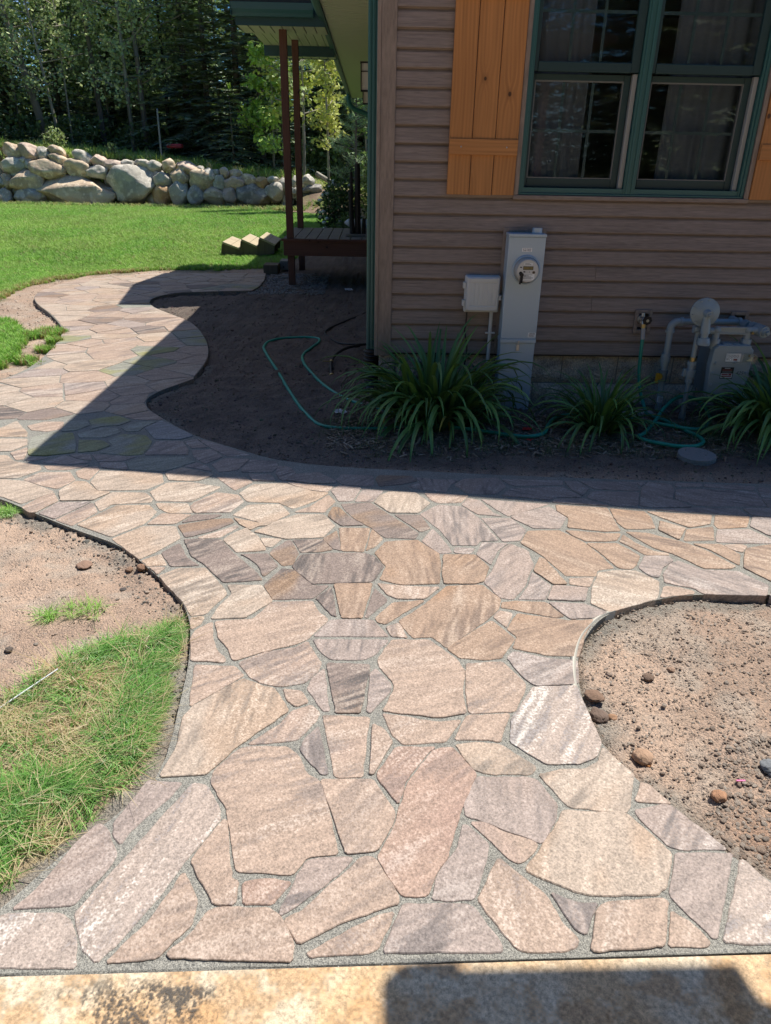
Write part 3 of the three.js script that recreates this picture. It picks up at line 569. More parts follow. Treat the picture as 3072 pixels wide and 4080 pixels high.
lay('v', [[-179, 93], [-164, 94], [-157, 102], [-162, 111], [-172, 114]]);
lay('v', [[-184, 82], [-173, 71], [-163, 70], [-158, 78], [-165, 88], [-180, 89]]);
lay('v', [[-209, 90], [-199, 80], [-187, 81], [-178, 101], [-174, 114], [-189, 120], [-199, 119], [-205, 105]]);
lay('w', [[-228, 92], [-211, 92], [-207, 102], [-212, 113], [-224, 114], [-234, 94]]);
lay('t', [[-211, 116], [-205, 107], [-203, 111], [-199, 126], [-203, 127]]);
lay('w', [[-236, 72], [-232, 58], [-216, 80], [-213, 88], [-236, 89], [-242, 74]]);
lay('t', [[-221, 68], [-213, 59], [-201, 59], [-197, 73], [-205, 78], [-215, 76]]);
lay('v', [[-197, 72], [-198, 55], [-187, 56], [-182, 65], [-187, 75], [-195, 78]]);
lay('v', [[-186, 55], [-179, 50], [-169, 46], [-158, 55], [-163, 65], [-174, 67], [-179, 73], [-180, 66]]);
lay('g', [[-45, 153], [-42, 145], [-28, 142], [-19, 152], [-18, 156], [-31, 157]]);
lay('t', [[-44, 156], [-19, 161], [-22, 168], [-32, 165], [-40, 160]]);
lay('g', [[-18, 152], [-15, 144], [2, 145], [3, 151], [3, 159], [-1, 160], [-14, 158]]);
lay('d', [[4, 150], [6, 145], [24, 146], [27, 152], [19, 157], [6, 160]]);
lay('g', [[26, 147], [38, 150], [48, 150], [50, 151], [45, 157], [41, 167], [29, 164], [21, 160], [29, 154]]);
/* the bends further off: laid by dividing the rest of the path among seed points */
{
  const border = [[-3.12, 0.6], [-2.44, 0.70], [-2.33, 0.55], [-2.24, 0.65], [-2.14, 0.56], [-2.02, 0.56], [-1.98, 0.52], [-1.87, 0.52], [-1.80, 0.48], [-1.70, 0.44], [-1.58, 0.52], [-1.49, 0.54], [-1.37, 0.52]];
  const far = [...smooth(leftFar, 60).map(p => p), ...smooth(inner.slice(0, 16), 70), ...border.slice().reverse()];
  const pts = [], dist = (a, b) => Math.hypot((a[0] - b[0]) * 0.72, (a[1] - b[1]) * 1.25);
  for (let t = 0; t < 9000; t++) {
    const p = [rr(-4.3, -1.3), rr(-6.5, 0.75)]; if (!inPoly(p[0], p[1], far)) continue; const dd = distPoly(p[0], p[1], far); if (dd < 0.05) continue;
    const need = 0.175 + 0.07 * fbm(p[0] * 1.7, p[1] * 1.7, 431, 2) + 0.06 * hash(t, 3, 9); if (pts.every(q => dist(p, q) > need)) pts.push(p);
  }
  const seeds = pts.map(p => [...p]), all = [...seeds];
  for (const p of seeds) for (let i = 0, j = far.length - 1; i < far.length; j = i++) {            // mirror images across the edge close the outer cells
    const a = far[j], b = far[i], dx = b[0] - a[0], dz = b[1] - a[1], l2 = dx * dx + dz * dz; if (l2 < 1e-8) continue;
    const t = ((p[0] - a[0]) * dx + (p[1] - a[1]) * dz) / l2; if (t < -0.6 || t > 1.6) continue; const f = [a[0] + dx * t, a[1] + dz * t]; if (Math.hypot(p[0] - f[0], p[1] - f[1]) < 0.3) all.push([2 * f[0] - p[0], 2 * f[1] - p[1]]);
  }
  const tones = ['t', 'w', 'w', 't', 'g', 'd', 'w', 't'];
  seeds.forEach((p, si) => {
    let poly = [[p[0] - .6, p[1] - .6], [p[0] + .6, p[1] - .6], [p[0] + .6, p[1] + .6], [p[0] - .6, p[1] + .6]];
    for (const q of all) {
      if (q === p || Math.hypot(q[0] - p[0], q[1] - p[1]) > 1.1 || (q[0] === p[0] && q[1] === p[1])) continue;
      const mx = (p[0] + q[0]) / 2, mz = (p[1] + q[1]) / 2; let nx = q[0] - p[0], nz = q[1] - p[1]; const l = Math.hypot(nx, nz); nx /= l; nz /= l;
      const out = []; for (let i = 0; i < poly.length; i++) { const a = poly[i], b = poly[(i + 1) % poly.length], da = (a[0] - mx) * nx + (a[1] - mz) * nz + 0.006, db = (b[0] - mx) * nx + (b[1] - mz) * nz + 0.006; if (da <= 0) out.push(a); if ((da < 0) !== (db < 0)) { const t = da / (da - db); out.push([a[0] + (b[0] - a[0]) * t, a[1] + (b[1] - a[1]) * t]); } } poly = out; if (poly.length < 3) break;
    }
    const clean = poly.filter((a, i) => { const b = poly[(i + 1) % poly.length]; return Math.hypot(a[0] - b[0], a[1] - b[1]) > 0.02; });
    if (clean.length < 3) return; const dark = p[1] < -0.2 && p[0] > -2.1 ? 0.5 : 0.05; const tone = rnd() < dark ? 'v' : p[1] > -3 && rnd() < 0.05 ? 'o' : pick(tones);
    stones.push({ geo: stoneGeo(clean, 0.05, 0.06, 0.004, rad(rr(15, 50)), 0), mat: STONE[tone][si % 3], c: p });
  });
  // the nearest three hundred are parts of their own, the few left over at the far end are joined
  stones.sort((a, b) => b.c[1] - a.c[1]);
  const rest = {};
  let count = 0;
  for (const s of stones) { if (count++ < 299) { const m = part(pathRoot, 'flagstone' + (count > 1 ? '_' + String(count - 1).padStart(3, '0') : ''), s.geo, s.mat); } else (rest[s.mat.uuid] ??= { mat: s.mat, list: [] }).list.push(s.geo); }
  const many = Object.values(rest);
  if (many.length) { const g = mergeGeometries(many.flatMap(r => r.list)); tag(part(pathRoot, 'far_flagstones', g, STONE.w[0]), null, null, null, 'stuff'); }
  console.log('flagstones', stones.length);
}
// curved edging strip showing where the right-hand bed meets the path
{
  const c = smooth([[0.985, 2.815], [0.93, 2.845], [0.868, 2.905], [0.806, 2.99], [0.758, 3.10], [0.728, 3.205], [0.713, 3.29], [0.707, 3.36], [0.71, 3.45]], 40), pos = [], idx = [];
  c.forEach((p, i) => { const q = c[Math.min(i + 1, c.length - 1)], o = c[Math.max(i - 1, 0)]; let dx = q[0] - o[0], dz = q[1] - o[1]; const l = Math.hypot(dx, dz); dx /= l; dz /= l; for (const [w, y] of [[0.002, -0.06], [0.002, 0.002], [0.022, 0.000], [0.022, -0.06]]) pos.push(p[0] - dz * w, y, p[1] + dx * w); if (i) for (let k = 0; k < 3; k++) { const a = (i - 1) * 4 + k, b = i * 4 + k; idx.push(a, a + 1, b, b, a + 1, b + 1); } });
  const g = new THREE.BufferGeometry(); g.setAttribute('position', new THREE.Float32BufferAttribute(pos, 3)); g.setIndex(idx); g.computeVertexNormals(); g.setAttribute('uv', new THREE.BufferAttribute(new Float32Array(pos.length / 3 * 2), 2));
  solo('edging_strip', g, std({ color: lin(.56, .52, .44), roughness: 0.7, side: THREE.DoubleSide, bumpMap: grit, bumpScale: 0.002 }), 'thin pale curved edging strip between path and right soil bed', 'edging');
}

/* ---------- the house ---------- */
const X0 = 0.056, EAVE = 3.0, PITCH = 0.36, RIDGE = 6.0, X1 = 11.9, ZB = -16.6;
const WIN = { x0: 0.933, x1: 2.48, y0: 1.382, y1: 2.98 };
const house = thing('house', [X0, 0, 0], 'brown clapboard house with green trim and a block foundation', 'house');
const dbl = g => g;
// closed shell, 0.14 m thick, behind the cladding
part(house, 'wall', [
  bx(X0 + 0.012, WIN.x0 + 0.02, 0.335, 3.12, -0.15, -0.012), bx(WIN.x1 - 0.02, X1, 0.335, 3.12, -0.15, -0.012), bx(WIN.x0 + 0.02, WIN.x1 - 0.02, 0.335, WIN.y0 + 0.02, -0.15, -0.012), bx(WIN.x0 + 0.02, WIN.x1 - 0.02, WIN.y1 - 0.02, 3.12, -0.15, -0.012),
  bx(X0 + 0.012, X0 + 0.15, -0.4, 3.12, ZB, -0.152), bx(X1 - 0.15, X1, -0.4, 3.12, ZB, -0.152), bx(X0 + 0.012, X1, -0.4, 3.12, ZB - 0.15, ZB - 0.002)], M.siding);
part(house, 'gable_wall', (() => { const g = prism([[X0 + 0.012, 3.121], [X1, 3.121], [RIDGE, 3.121 + (RIDGE - X0) * PITCH - 0.12]], 0.12); g.translate(0, 0, -0.14); return metre(g); })(), M.siding);
// lapped boards of the front, one by one
const LAP = 0.1032, Y0 = 0.361;
function board(xa, xb, y, i, s) {
  const prof = [[0.017, y - 0.010], [0.0265, y - 0.009], [0.027, y - 0.003], [0.0175, y + LAP - 0.032], [0.004, y + LAP - 0.016], [0.001, y + LAP + 0.006], [-0.010, y + LAP + 0.006], [-0.010, y + 0.008], [0.015, y + 0.008]];
  const g = along(prof, xa, xb); const u = g.attributes.uv, ou = s * 0.37 + i * 0.193; for (let k = 0; k < u.count; k++) u.setXY(k, u.getX(k) * 0.8 + ou, u.getY(k) * 2.4 + i * 0.311); return g;
}
for (let i = 0, y = Y0; y < 3.1; i++, y += LAP) {
  const spans = []; const right = 3.6;
  if (y + LAP > WIN.y0 + 0.02 && y < WIN.y1) { spans.push([X0 + 0.095, WIN.x0 + 0.012], [WIN.x1 - 0.012, right]); }
  else if (i === 3 || i === 5) spans.push([X0 + 0.095, 1.545], [1.547, right]); else spans.push([X0 + 0.095, right]);
  spans.forEach((s, k) => part(house, 'siding_board' + (i + k ? '_' + String(i * 2 + k).padStart(3, '0') : ''), board(s[0], s[1], y, i, k), M.siding));
}
part(house, 'siding_board_400', Array.from({ length: 27 }, (_, i) => board(3.602, X1, Y0 + i * LAP, i, 3)), M.siding).userData.kind = 'stuff';
part(house, 'starter_strip', [bx(X0 + 0.095, X1, Y0 - 0.022, Y0 - 0.004, -0.011, 0.006)], M.black);
part(house, 'corner_trim', [rb(X0 + 0.002, X0 + 0.094, 0.33, 3.0, -0.011, 0.034, 0.003, 1, true), rb(X0 - 0.022, X0 + 0.001, 0.33, 3.0, -0.09, 0.034, 0.003, 1, true)], M.trim);
part(house, 'side_cladding', Array.from({ length: 26 }, (_, i) => { const y = Y0 + i * LAP; const g = prism([[0.010, y - 0.004], [-0.0135, y - 0.004], [-0.002, y + LAP - 0.002], [0.010, y + LAP - 0.002]], -ZB - 0.1); g.translate(X0, 0, ZB); return metre(g); }), M.siding);
// split-face foundation blocks in mortar
part(house, 'mortar', [bx(X0 + 0.01, 3.7, -0.5, 0.334, -0.15, -0.030), bx(3.7, X1, -0.5, 0.334, -0.15, -0.02), bx(X0 + 0.012, X0 + 0.04, -0.5, Y0 - 0.03, ZB, -0.061)], M.mortar);
{
  let bi = 0;
  const rough = (x0, x1, y0, y1) => { const nx = 10, ny = 6; const g = new THREE.PlaneGeometry(x1 - x0, y1 - y0, nx, ny), p = g.attributes.position; for (let i = 0; i < p.count; i++) { const x = p.getX(i), y = p.getY(i), e = Math.min((x1 - x0) / 2 - Math.abs(x), (y1 - y0) / 2 - Math.abs(y)); p.setZ(i, e < 1e-4 ? 0 : 0.008 + 0.02 * fbm((x + x0) * 14, (y + y0) * 14, 447, 3)); } g.computeVertexNormals(); g.translate((x0 + x1) / 2, (y0 + y1) / 2, -0.029); return metre(g); };
  for (let r = 0; r < 3; r++) for (let x = X0 + 0.01 - (r % 2 ? 0.08 : 0.285); x < 3.7; x += 0.406) {
    const a = Math.max(x + 0.004, X0 + 0.012), b = Math.min(x + 0.402, 3.7), y1 = 0.325 - r * 0.2 + 0.003, y0 = y1 - 0.192; if (b - a < 0.03) continue;
    part(house, 'foundation_block' + (bi ? '_' + String(bi).padStart(3, '0') : ''), rough(a, b, y0, y1), M.block); bi++;
  }
}
// roof: two slopes of one gable with its ridge running away from the driveway
{
  const xe = -0.60, ye = 3.17, yr = ye + (RIDGE - xe) * PITCH, xf = RIDGE + (RIDGE - xe), z1 = 0.10;
  const g = prism([[xe, ye - 0.02], [RIDGE, yr - 0.03], [xf, ye - 0.02], [xf, ye + 0.06], [RIDGE, yr + 0.08], [xe, ye + 0.06]].map(p => p), z1 - ZB + 0.25); g.translate(0, 0, ZB - 0.25);
  part(house, 'roof', metre(g), M.roof);
  part(house, 'rake_board', (() => { const a = prism([[xe, ye - 0.16], [RIDGE, yr - 0.17], [RIDGE, yr - 0.032], [xe, ye - 0.022]], 0.02); a.translate(0, 0, z1 - 0.022); return metre(a); })(), M.fascia);
  part(house, 'soffit', (() => { const l = [bx(-0.52, X0, EAVE, EAVE + 0.012, ZB - 0.2, 0.05)]; for (let z = 0.05; z > ZB; z -= 0.105) l.push(bx(-0.518, X0 - 0.02, EAVE - 0.006, EAVE - 0.0005, z - 0.085, z)); return l; })(), M.soffit);
  part(house, 'fascia_board', bx(-0.545, -0.522, EAVE - 0.02, 3.149, ZB - 0.2, 0.078), M.fascia);
  const gut = [[-0.547, 3.145], [-0.547, 3.03], [-0.61, 3.03], [-0.625, 3.06], [-0.655, 3.10], [-0.665, 3.15], [-0.655, 3.15], [-0.645, 3.104], [-0.615, 3.064], [-0.60, 3.04], [-0.557, 3.04], [-0.557, 3.145]];
  part(house, 'gutter', (() => { const p = prism(gut, 0.09 - ZB + 0.2); p.translate(0, 0, ZB - 0.2); return metre(p); })(), M.green);
  part(house, 'rear_downspout', [pipe([[-0.58, 3.04, ZB + 0.4], [-0.58, 2.9, ZB + 0.4], [-0.5, 2.75, ZB + 0.4], [-0.1, 2.58, ZB + 0.4], [0.0, 2.45, ZB + 0.4], [0.0, 1.5, ZB + 0.4]], 0.06, 8)], M.green);
}
// downspout at the corner, ribbed, with its black corrugated drain
{
  const prof = []; const w = 0.074, d = 0.062; const P = (x, z) => prof.push([x, z]);
  const rib = (a, b, n, f) => { for (let i = 0; i < n; i++) { const t0 = i / n, t1 = (i + 0.35) / n, t2 = (i + 0.7) / n; f(t0, 0); f(t1, 0.004); f(t2, 0.004); } };
  rib(0, 1, 3, (t, o) => P(-w / 2 + w * t, d / 2 + o)); rib(0, 1, 2, (t, o) => P(w / 2 + o * 0.7, d / 2 - d * t)); rib(0, 1, 3, (t, o) => P(w / 2 - w * t, -d / 2 - o)); rib(0, 1, 2, (t, o) => P(-w / 2 - o * 0.7, -d / 2 + d * t));
  const g = prism(prof, 2.62); g.rotateX(-Math.PI / 2); g.translate(0.0165, 0.345, -0.10);
  part(house, 'downspout', metre(g), M.green);
  const rings = []; for (let i = 0; i < 9; i++) { const t = new THREE.TorusGeometry(0.052, 0.011, 8, 20); t.rotateX(Math.PI / 2); t.translate(0.02, 0.335 - i * 0.03, -0.09); rings.push(t); } rings.push(rod([0.02, 0.07, -0.09], [0.02, 0.352, -0.09], 0.05), pipe([[0.02, 0.08, -0.09], [0.03, 0.02, -0.04], [0.08, -0.02, 0.1]], 0.055, 12));
  part(house, 'drain_pipe', rings, M.black);
}
// the pair of double-hung windows
function windowUnit(n, x0, x1) {
  const yb = 1.415, yt = 2.86, ym = 2.105;
  const w = part(house, 'window' + (n ? '_001' : ''), [bx(x0, x0 + 0.014, yb, yt, -0.09, 0.012), bx(x1 - 0.014, x1, yb, yt, -0.09, 0.012), bx(x0 + 0.015, x1 - 0.015, yb, yb + 0.03, -0.09, 0.008), bx(x0 + 0.015, x1 - 0.015, yt - 0.014, yt, -0.09, 0.012)], M.green);
  const a = x0 + 0.016, b = x1 - 0.016;
  const sash = (y0, y1, z, gx0, gx1, gy0, gy1, mat) => part(w, 'sash', [rb(a, gx0, y0, y1, z - 0.03, z, 0.003, 1), rb(gx1, b - 0.032, y0, y1, z - 0.03, z, 0.003, 1), rb(gx0 + 0.0005, gx1 - 0.0005, y0, gy0, z - 0.031, z - 0.001, 0.003, 1), rb(gx0 + 0.0005, gx1 - 0.0005, gy1, y1, z - 0.031, z - 0.001, 0.003, 1)], M.deepGreen);
  const gx0 = x0 + 0.038, gx1 = x1 - 0.090;
  sash(yb + 0.032, ym - 0.01, -0.045, gx0, gx1, 1.502, 2.06);
  const up = part(w, 'sash_001', [rb(a, gx0, ym + 0.0, yt - 0.016, -0.03, -0.002, 0.003, 1), rb(gx1 + 0.02, b, ym, yt - 0.016, -0.03, -0.002, 0.003, 1), rb(gx0 + 0.0005, gx1 + 0.0195, ym - 0.004, ym + 0.052, -0.031, 0.003, 0.006, 2), rb(gx0 + 0.0005, gx1 + 0.0195, yt - 0.06, yt - 0.017, -0.031, -0.003, 0.003, 1)], M.deepGreen);
  part(w, 'jamb_liner', [rb(b - 0.030, b - 0.001, yb + 0.03, ym - 0.006, -0.05, -0.014, 0.004, 2)], std({ color: lin(.34, .35, .34), roughness: 0.5 }));
  part(w, 'glazing_bead', [bx(gx0, gx0 + 0.006, 1.502, 2.06, -0.062, -0.0465), bx(gx1 - 0.006, gx1, 1.502, 2.06, -0.062, -0.0465), bx(gx0 + 0.0065, gx1 - 0.0065, 1.502, 1.508, -0.062, -0.0465), bx(gx0 + 0.0065, gx1 - 0.0065, 2.052, 2.06, -0.062, -0.0465)], std({ color: lin(.16, .17, .17), roughness: 0.5 }));
  const pane = (y0, y1, z, nm, gr) => { const g = new THREE.PlaneGeometry(gr - gx0, y1 - y0); g.translate((gx0 + gr) / 2, (y0 + y1) / 2, z); const m = part(w, nm, g, M.glass); return m; };
  pane(1.502, 2.06, -0.056, 'pane', gx1); pane(ym + 0.05, yt - 0.058, -0.016, 'pane_001', gx1 + 0.02);
  const bars = (y0, y1, yh, z, nm, gr) => { const W = gr - gx0; part(w, nm, [bx(gx0 + W / 3 - 0.009, gx0 + W / 3 + 0.009, y0, y1, z - 0.006, z), bx(gx0 + 2 * W / 3 - 0.009, gx0 + 2 * W / 3 + 0.009, y0, y1, z - 0.006, z), bx(gx0, gr, yh - 0.009, yh + 0.009, z - 0.0065, z - 0.0005)], M.deepGreen); };
  bars(1.502, 2.06, 1.78, -0.060, 'grille', gx1); bars(ym + 0.05, yt - 0.058, 2.42, -0.020, 'grille_001', gx1 + 0.02);
}
windowUnit(0, 0.985, 1.671); windowUnit(1, 1.717, 2.433);
part(house, 'window_mullion', [bx(1.6712, 1.683, 1.415, 2.86, -0.09, 0.018), bx(1.6832, 1.7048, 1.4148, 2.86, -0.09, 0.012), bx(1.705, 1.7168, 1.415, 2.86, -0.09, 0.018)], M.green);
part(house, 'window_casing', [rb(0.963, 0.984, 1.4145, 2.9, -0.05, 0.022, 0.003, 1), rb(2.434, 2.455, 1.4145, 2.9, -0.05, 0.022, 0.003, 1), rb(0.963, 2.455, 1.402, 1.414, -0.05, 0.024, 0.003, 1), rb(0.963, 2.455, 2.861, 2.9, -0.05, 0.022, 0.003, 1)], M.green);
part(house, 'window_trim', [rb(0.933, 0.9625, 1.4005, 2.98, -0.02, 0.036, 0.003, 1, true), rb(2.4555, 2.485, 1.4005, 2.98, -0.02, 0.036, 0.003, 1, true), rb(0.931, 2.487, 1.374, 1.40, -0.02, 0.042, 0.004, 2), rb(0.933, 2.485, 2.901, 2.98, -0.02, 0.035, 0.003, 1)], M.trim);
// the room behind the glass
part(house, 'room', [bx(0.3, 3.6, 0.70, 0.72, -3.4, -0.151), bx(0.3, 3.6, 2.9, 2.92, -3.4, -0.151), bx(0.28, 0.30, 0.7, 2.92, -3.4, -0.151), bx(3.6, 3.62, 0.7, 2.92, -3.4, -0.151), bx(0.28, 3.62, 0.7, 2.92, -3.42, -3.4)], M.room);
function curtain(x0, x1, z, label) {
  const n = 60, pos = [], idx = []; for (let j = 0; j <= 8; j++) for (let i = 0; i <= n; i++) { const t = i / n, y = 0.95 + 1.9 * j / 8; pos.push(x0 + (x1 - x0) * t + 0.004 * Math.sin(t * 40 + j * 0.3), y, z + 0.009 * Math.sin(t * (x1 - x0) * 62 + 0.3 * Math.sin(j * 0.6)) + 0.008 * Math.sin(t * 19 + 1)); if (i && j) { const a = j * (n + 1) + i, b = a - n - 1; idx.push(a - 1, b - 1, a, a, b - 1, b); } }
  const g = new THREE.BufferGeometry(); g.setAttribute('position', new THREE.Float32BufferAttribute(pos, 3)); g.setIndex(idx); g.computeVertexNormals();
  solo('curtain', g, M.curtain, label, 'curtain');
}
curtain(0.95, 1.385, -0.16, 'pale curtain hanging behind the left window beside the wooden shutter');
curtain(1.90, 2.47, -0.16, 'pale curtain hanging behind the right window above the gas meter');
// cedar shutters: three boards and a batten
function shutter(x0, label, mats) {
  const t = thing('shutter', [x0, 1.395, 0.02], label, 'shutter', null), w = 0.1427;
  for (let k = 0; k < 3; k++) part(t, 'board' + (k ? '_00' + k : ''), rb(x0 + k * (w + 0.004), x0 + k * (w + 0.004) + w, 1.395 + [0.002, 0, 0.003][k], 2.9, 0.0275, 0.0475, 0.003, 2, false, [0.13 * k + x0, 0.31 * k]), M.cedar[mats[k]]);
  part(t, 'batten', rb(x0 + 0.001, x0 + 0.436, 1.630, 1.722, 0.048, 0.066, 0.004, 2, true, [0.4 + x0, 0.2]), M.cedar[2]);
  part(t, 'batten_001', rb(x0 + 0.001, x0 + 0.436, 2.462, 2.554, 0.048, 0.066, 0.004, 2, true, [0.1, 0.7]), M.cedar[2]);
  for (const [sx, sy] of [[0.075, 1.676], [0.365, 1.676]]) { const s = new THREE.SphereGeometry(0.005, 8, 6); s.scale(1, 1, 0.4); s.translate(x0 + sx, sy, 0.067); part(t, 'screw' + (sx > 0.1 ? '_001' : ''), s, M.steel); }
}
shutter(0.494, 'orange stained cedar board shutter left of the double window', [0, 1, 2]);
shutter(2.487, 'orange stained cedar board shutter right of the double window at the picture edge', [1, 2, 0]);
// wall lanterns on the porch side
function lantern(z, y, label) {
  const t = thing('wall_lantern', [X0 - 0.02, y, z], label, 'lantern'); const x = X0 - 0.13;
  part(t, 'frame', [bx(x - 0.055, x + 0.055, y + 0.13, y + 0.145, z - 0.055, z + 0.055), bx(x - 0.05, x + 0.05, y - 0.145, y - 0.13, z - 0.05, z + 0.05), ...[[-1, -1], [1, -1], [-1, 1], [1, 1]].map(([a, b]) => bx(x + a * 0.045 - 0.005, x + a * 0.045 + 0.005, y - 0.13, y + 0.13, z + b * 0.045 - 0.005, z + b * 0.045 + 0.005)), bx(x - 0.05, x + 0.05, y + 0.045, y + 0.055, z + 0.041, z + 0.051), bx(x + 0.056, X0 - 0.014, y - 0.03, y + 0.03, z - 0.03, z + 0.03)], M.black);
  part(t, 'shade', bx(x - 0.039, x + 0.039, y - 0.129, y + 0.129, z - 0.039, z + 0.039), std({ color: lin(.62, .60, .52), roughness: 0.4 }));
}
lantern(-4.35, 2.42, 'dark framed porch lantern with pale panes nearest the downspout'); lantern(-6.6, 2.42, 'dark framed porch lantern further back behind the nearer one');

/* ---------- side porch ---------- */
const porch = thing('porch', [-1.165, 0, -5.25], 'small side porch with grey deck, red brown posts and green roof edge', 'porch');
{
  const zf = -5.25, zr = -7.0, yt = 0.605;
  for (let k = 0; k < 8; k++) { const x = -1.175 + k * 0.152; part(porch, 'deck_board' + (k ? '_00' + k : ''), rb(x, x + 0.142, yt - 0.025, yt, zr, zf - 0.02, 0.004, 2, true, [0.21 * k, 0]), M.greywood); }
  part(porch, 'deck_edge', rb(-1.19, 0.03, yt - 0.026, yt + 0.001, zf - 0.018, zf + 0.055, 0.004, 2, true), M.redwood);
  part(porch, 'rim_board', rb(-1.165, 0.03, 0.39, yt - 0.0265, zf - 0.01, zf + 0.028, 0.004, 2, true, [0.3, 0.1]), M.redwood);
  part(porch, 'rim_board_001', rb(-1.165, -1.127, 0.39, yt - 0.0265, zr, zf - 0.0105, 0.004, 2, true), M.redwood);
  part(porch, 'leg', rb(-1.118, -1.029, -0.25, 0.575, zf - 0.10, zf - 0.012, 0.005, 2), M.redwood); part(porch, 'leg_001', rb(-1.118, -1.029, -0.25, 0.575, zr + 0.02, zr + 0.11, 0.005, 2), M.redwood);
  part(porch, 'post', rb(-1.122, -1.032, yt + 0.001, 3.0, zf - 0.095, zf - 0.005, 0.005, 2, false, [0.1, 0.3]), M.redwood); part(porch, 'post_001', rb(-1.122, -1.032, yt + 0.001, 3.06, zr + 0.05, zr + 0.14, 0.005, 2, false, [0.5, 0.2]), M.redwood);
  // roof with boxed eaves on both sides and the ridge across
  const xl = -1.585, xr = -0.548, z0 = -4.97, z1 = -8.15, zm = (z0 + z1) / 2;
  const soff = (za, zb, n) => { const w = (xr - xl) / 8; for (let k = 0; k < 8; k++) part(porch, 'soffit_panel' + (k + n ? '_0' + String(k + n).padStart(2, '0') : ''), rb(xl + k * w + 0.006, xl + (k + 1) * w - 0.006, 2.972, 2.984, zb, za, 0.003, 1), M.soffit); part(porch, 'soffit_backing' + (n ? '_001' : ''), bx(xl, xr, 2.985, 2.995, zb, za), M.black); };
  soff(z0, -5.62, 0); soff(-7.52, z1, 8);
  part(porch, 'fascia', bx(xl, xr, 2.965, 3.16, z0 + 0.002, z0 + 0.024), M.fascia); part(porch, 'fascia_001', bx(xl, xr, 2.965, 3.16, z1 - 0.024, z1 - 0.002), M.fascia);
  part(porch, 'beam', bx(xl, xr, 2.93, 3.19, -7.52, -7.48), M.fascia); part(porch, 'beam_001', bx(xl + 0.3, xr, 2.997, 3.2, -5.66, -5.622), M.fascia);
  part(porch, 'ceiling', Array.from({ length: 9 }, (_, k) => { const w = (xr - xl - 0.02) / 9; return bx(xl + 0.01 + k * w + 0.004, xl + 0.01 + (k + 1) * w - 0.004, 3.062, 3.075, -7.478, -5.663); }), M.soffit);
  const gut = [[0.026, 3.165], [0.026, 3.045], [0.10, 3.045], [0.115, 3.075], [0.14, 3.11], [0.147, 3.175], [0.137, 3.175], [0.13, 3.116], [0.105, 3.08], [0.092, 3.055], [0.036, 3.055], [0.036, 3.165]];
  const gm = gut.map(([z, y]) => [z + z0 + 0.0, y]); part(porch, 'gutter', along(gm, xl - 0.03, xr - 0.13), M.green); part(porch, 'gutter_001', along(gut.map(([z, y]) => [z1 - z, y]), xl - 0.03, xr - 0.13), M.green);
  part(porch, 'gutter_cap', [prism([[-z0 - 0.147, 3.045], [-z0 - 0.026, 3.045], [-z0 - 0.026, 3.165], [-z0 - 0.147, 3.175]], 0.006)].map(g => { g.rotateY(Math.PI / 2); g.translate(xl - 0.034, 0, 0); return metre(g); }), M.green);
  const slab = along([[z0 + 0.06, 3.175], [zm, 3.175 + (z0 - zm) * 0.36], [z1 - 0.06, 3.175], [z1 - 0.06, 3.235], [zm, 3.235 + (z0 - zm) * 0.36], [z0 + 0.06, 3.235]], xl - 0.02, 0.2); part(porch, 'roof', slab, M.roof);
  part(porch, 'gable_end', along([[z0, 3.162], [zm, 3.165 + (z0 - zm) * 0.35], [z1, 3.162]], xl, xl + 0.02), M.fascia);
}
// weathered sculpture on its plank on the deck
{
  const t = thing('wood_sculpture', [-0.2, 0.605, -5.72], 'tall charred black driftwood post cluster standing on the porch deck', 'sculpture');
  const log = (x, z, r0, r1, y1, lean, s) => { const g = new THREE.CylinderGeometry(r1, r0, y1 - 0.64, 14, 12); const p = g.attributes.position; for (let i = 0; i < p.count; i++) { const y = p.getY(i), a = Math.atan2(p.getZ(i), p.getX(i)), k = 1 + 0.35 * (fbm(a * 1.2 + 9, y * 5, s, 3) - 0.5); p.setX(i, p.getX(i) * k + lean * (y + 0.4)); p.setZ(i, p.getZ(i) * k); } g.computeVertexNormals(); g.translate(x, (y1 + 0.64) / 2, z); return metre(g); };
  part(t, 'log', log(-0.175, -5.72, 0.045, 0.036, 1.53, -0.01, 1), M.blackwood); part(t, 'log_001', log(-0.245, -5.70, 0.036, 0.03, 1.18, -0.05, 2), M.blackwood); part(t, 'log_002', log(-0.26, -5.73, 0.03, 0.02, 1.42, -0.01, 3), M.blackwood); part(t, 'log_003', log(-0.10, -5.74, 0.03, 0.024, 0.84, 0.02, 4), M.blackwood);
  part(t, 'plank', rb(-0.34, -0.07, 0.606, 0.64, -5.82, -5.62, 0.006, 2, true), M.greywood);
}
{
  const g = [rod([-0.33, 0.72, -6.55], [0.02, 0.70, -6.55], 0.055, 0.075, 18), rod([-0.39, 0.72, -6.55], [-0.33, 0.72, -6.55], 0.012, 0.055, 18)]; solo('white_tube', g, M.white, 'white pointed tube lying on the deck behind the black sculpture', 'tube');
}

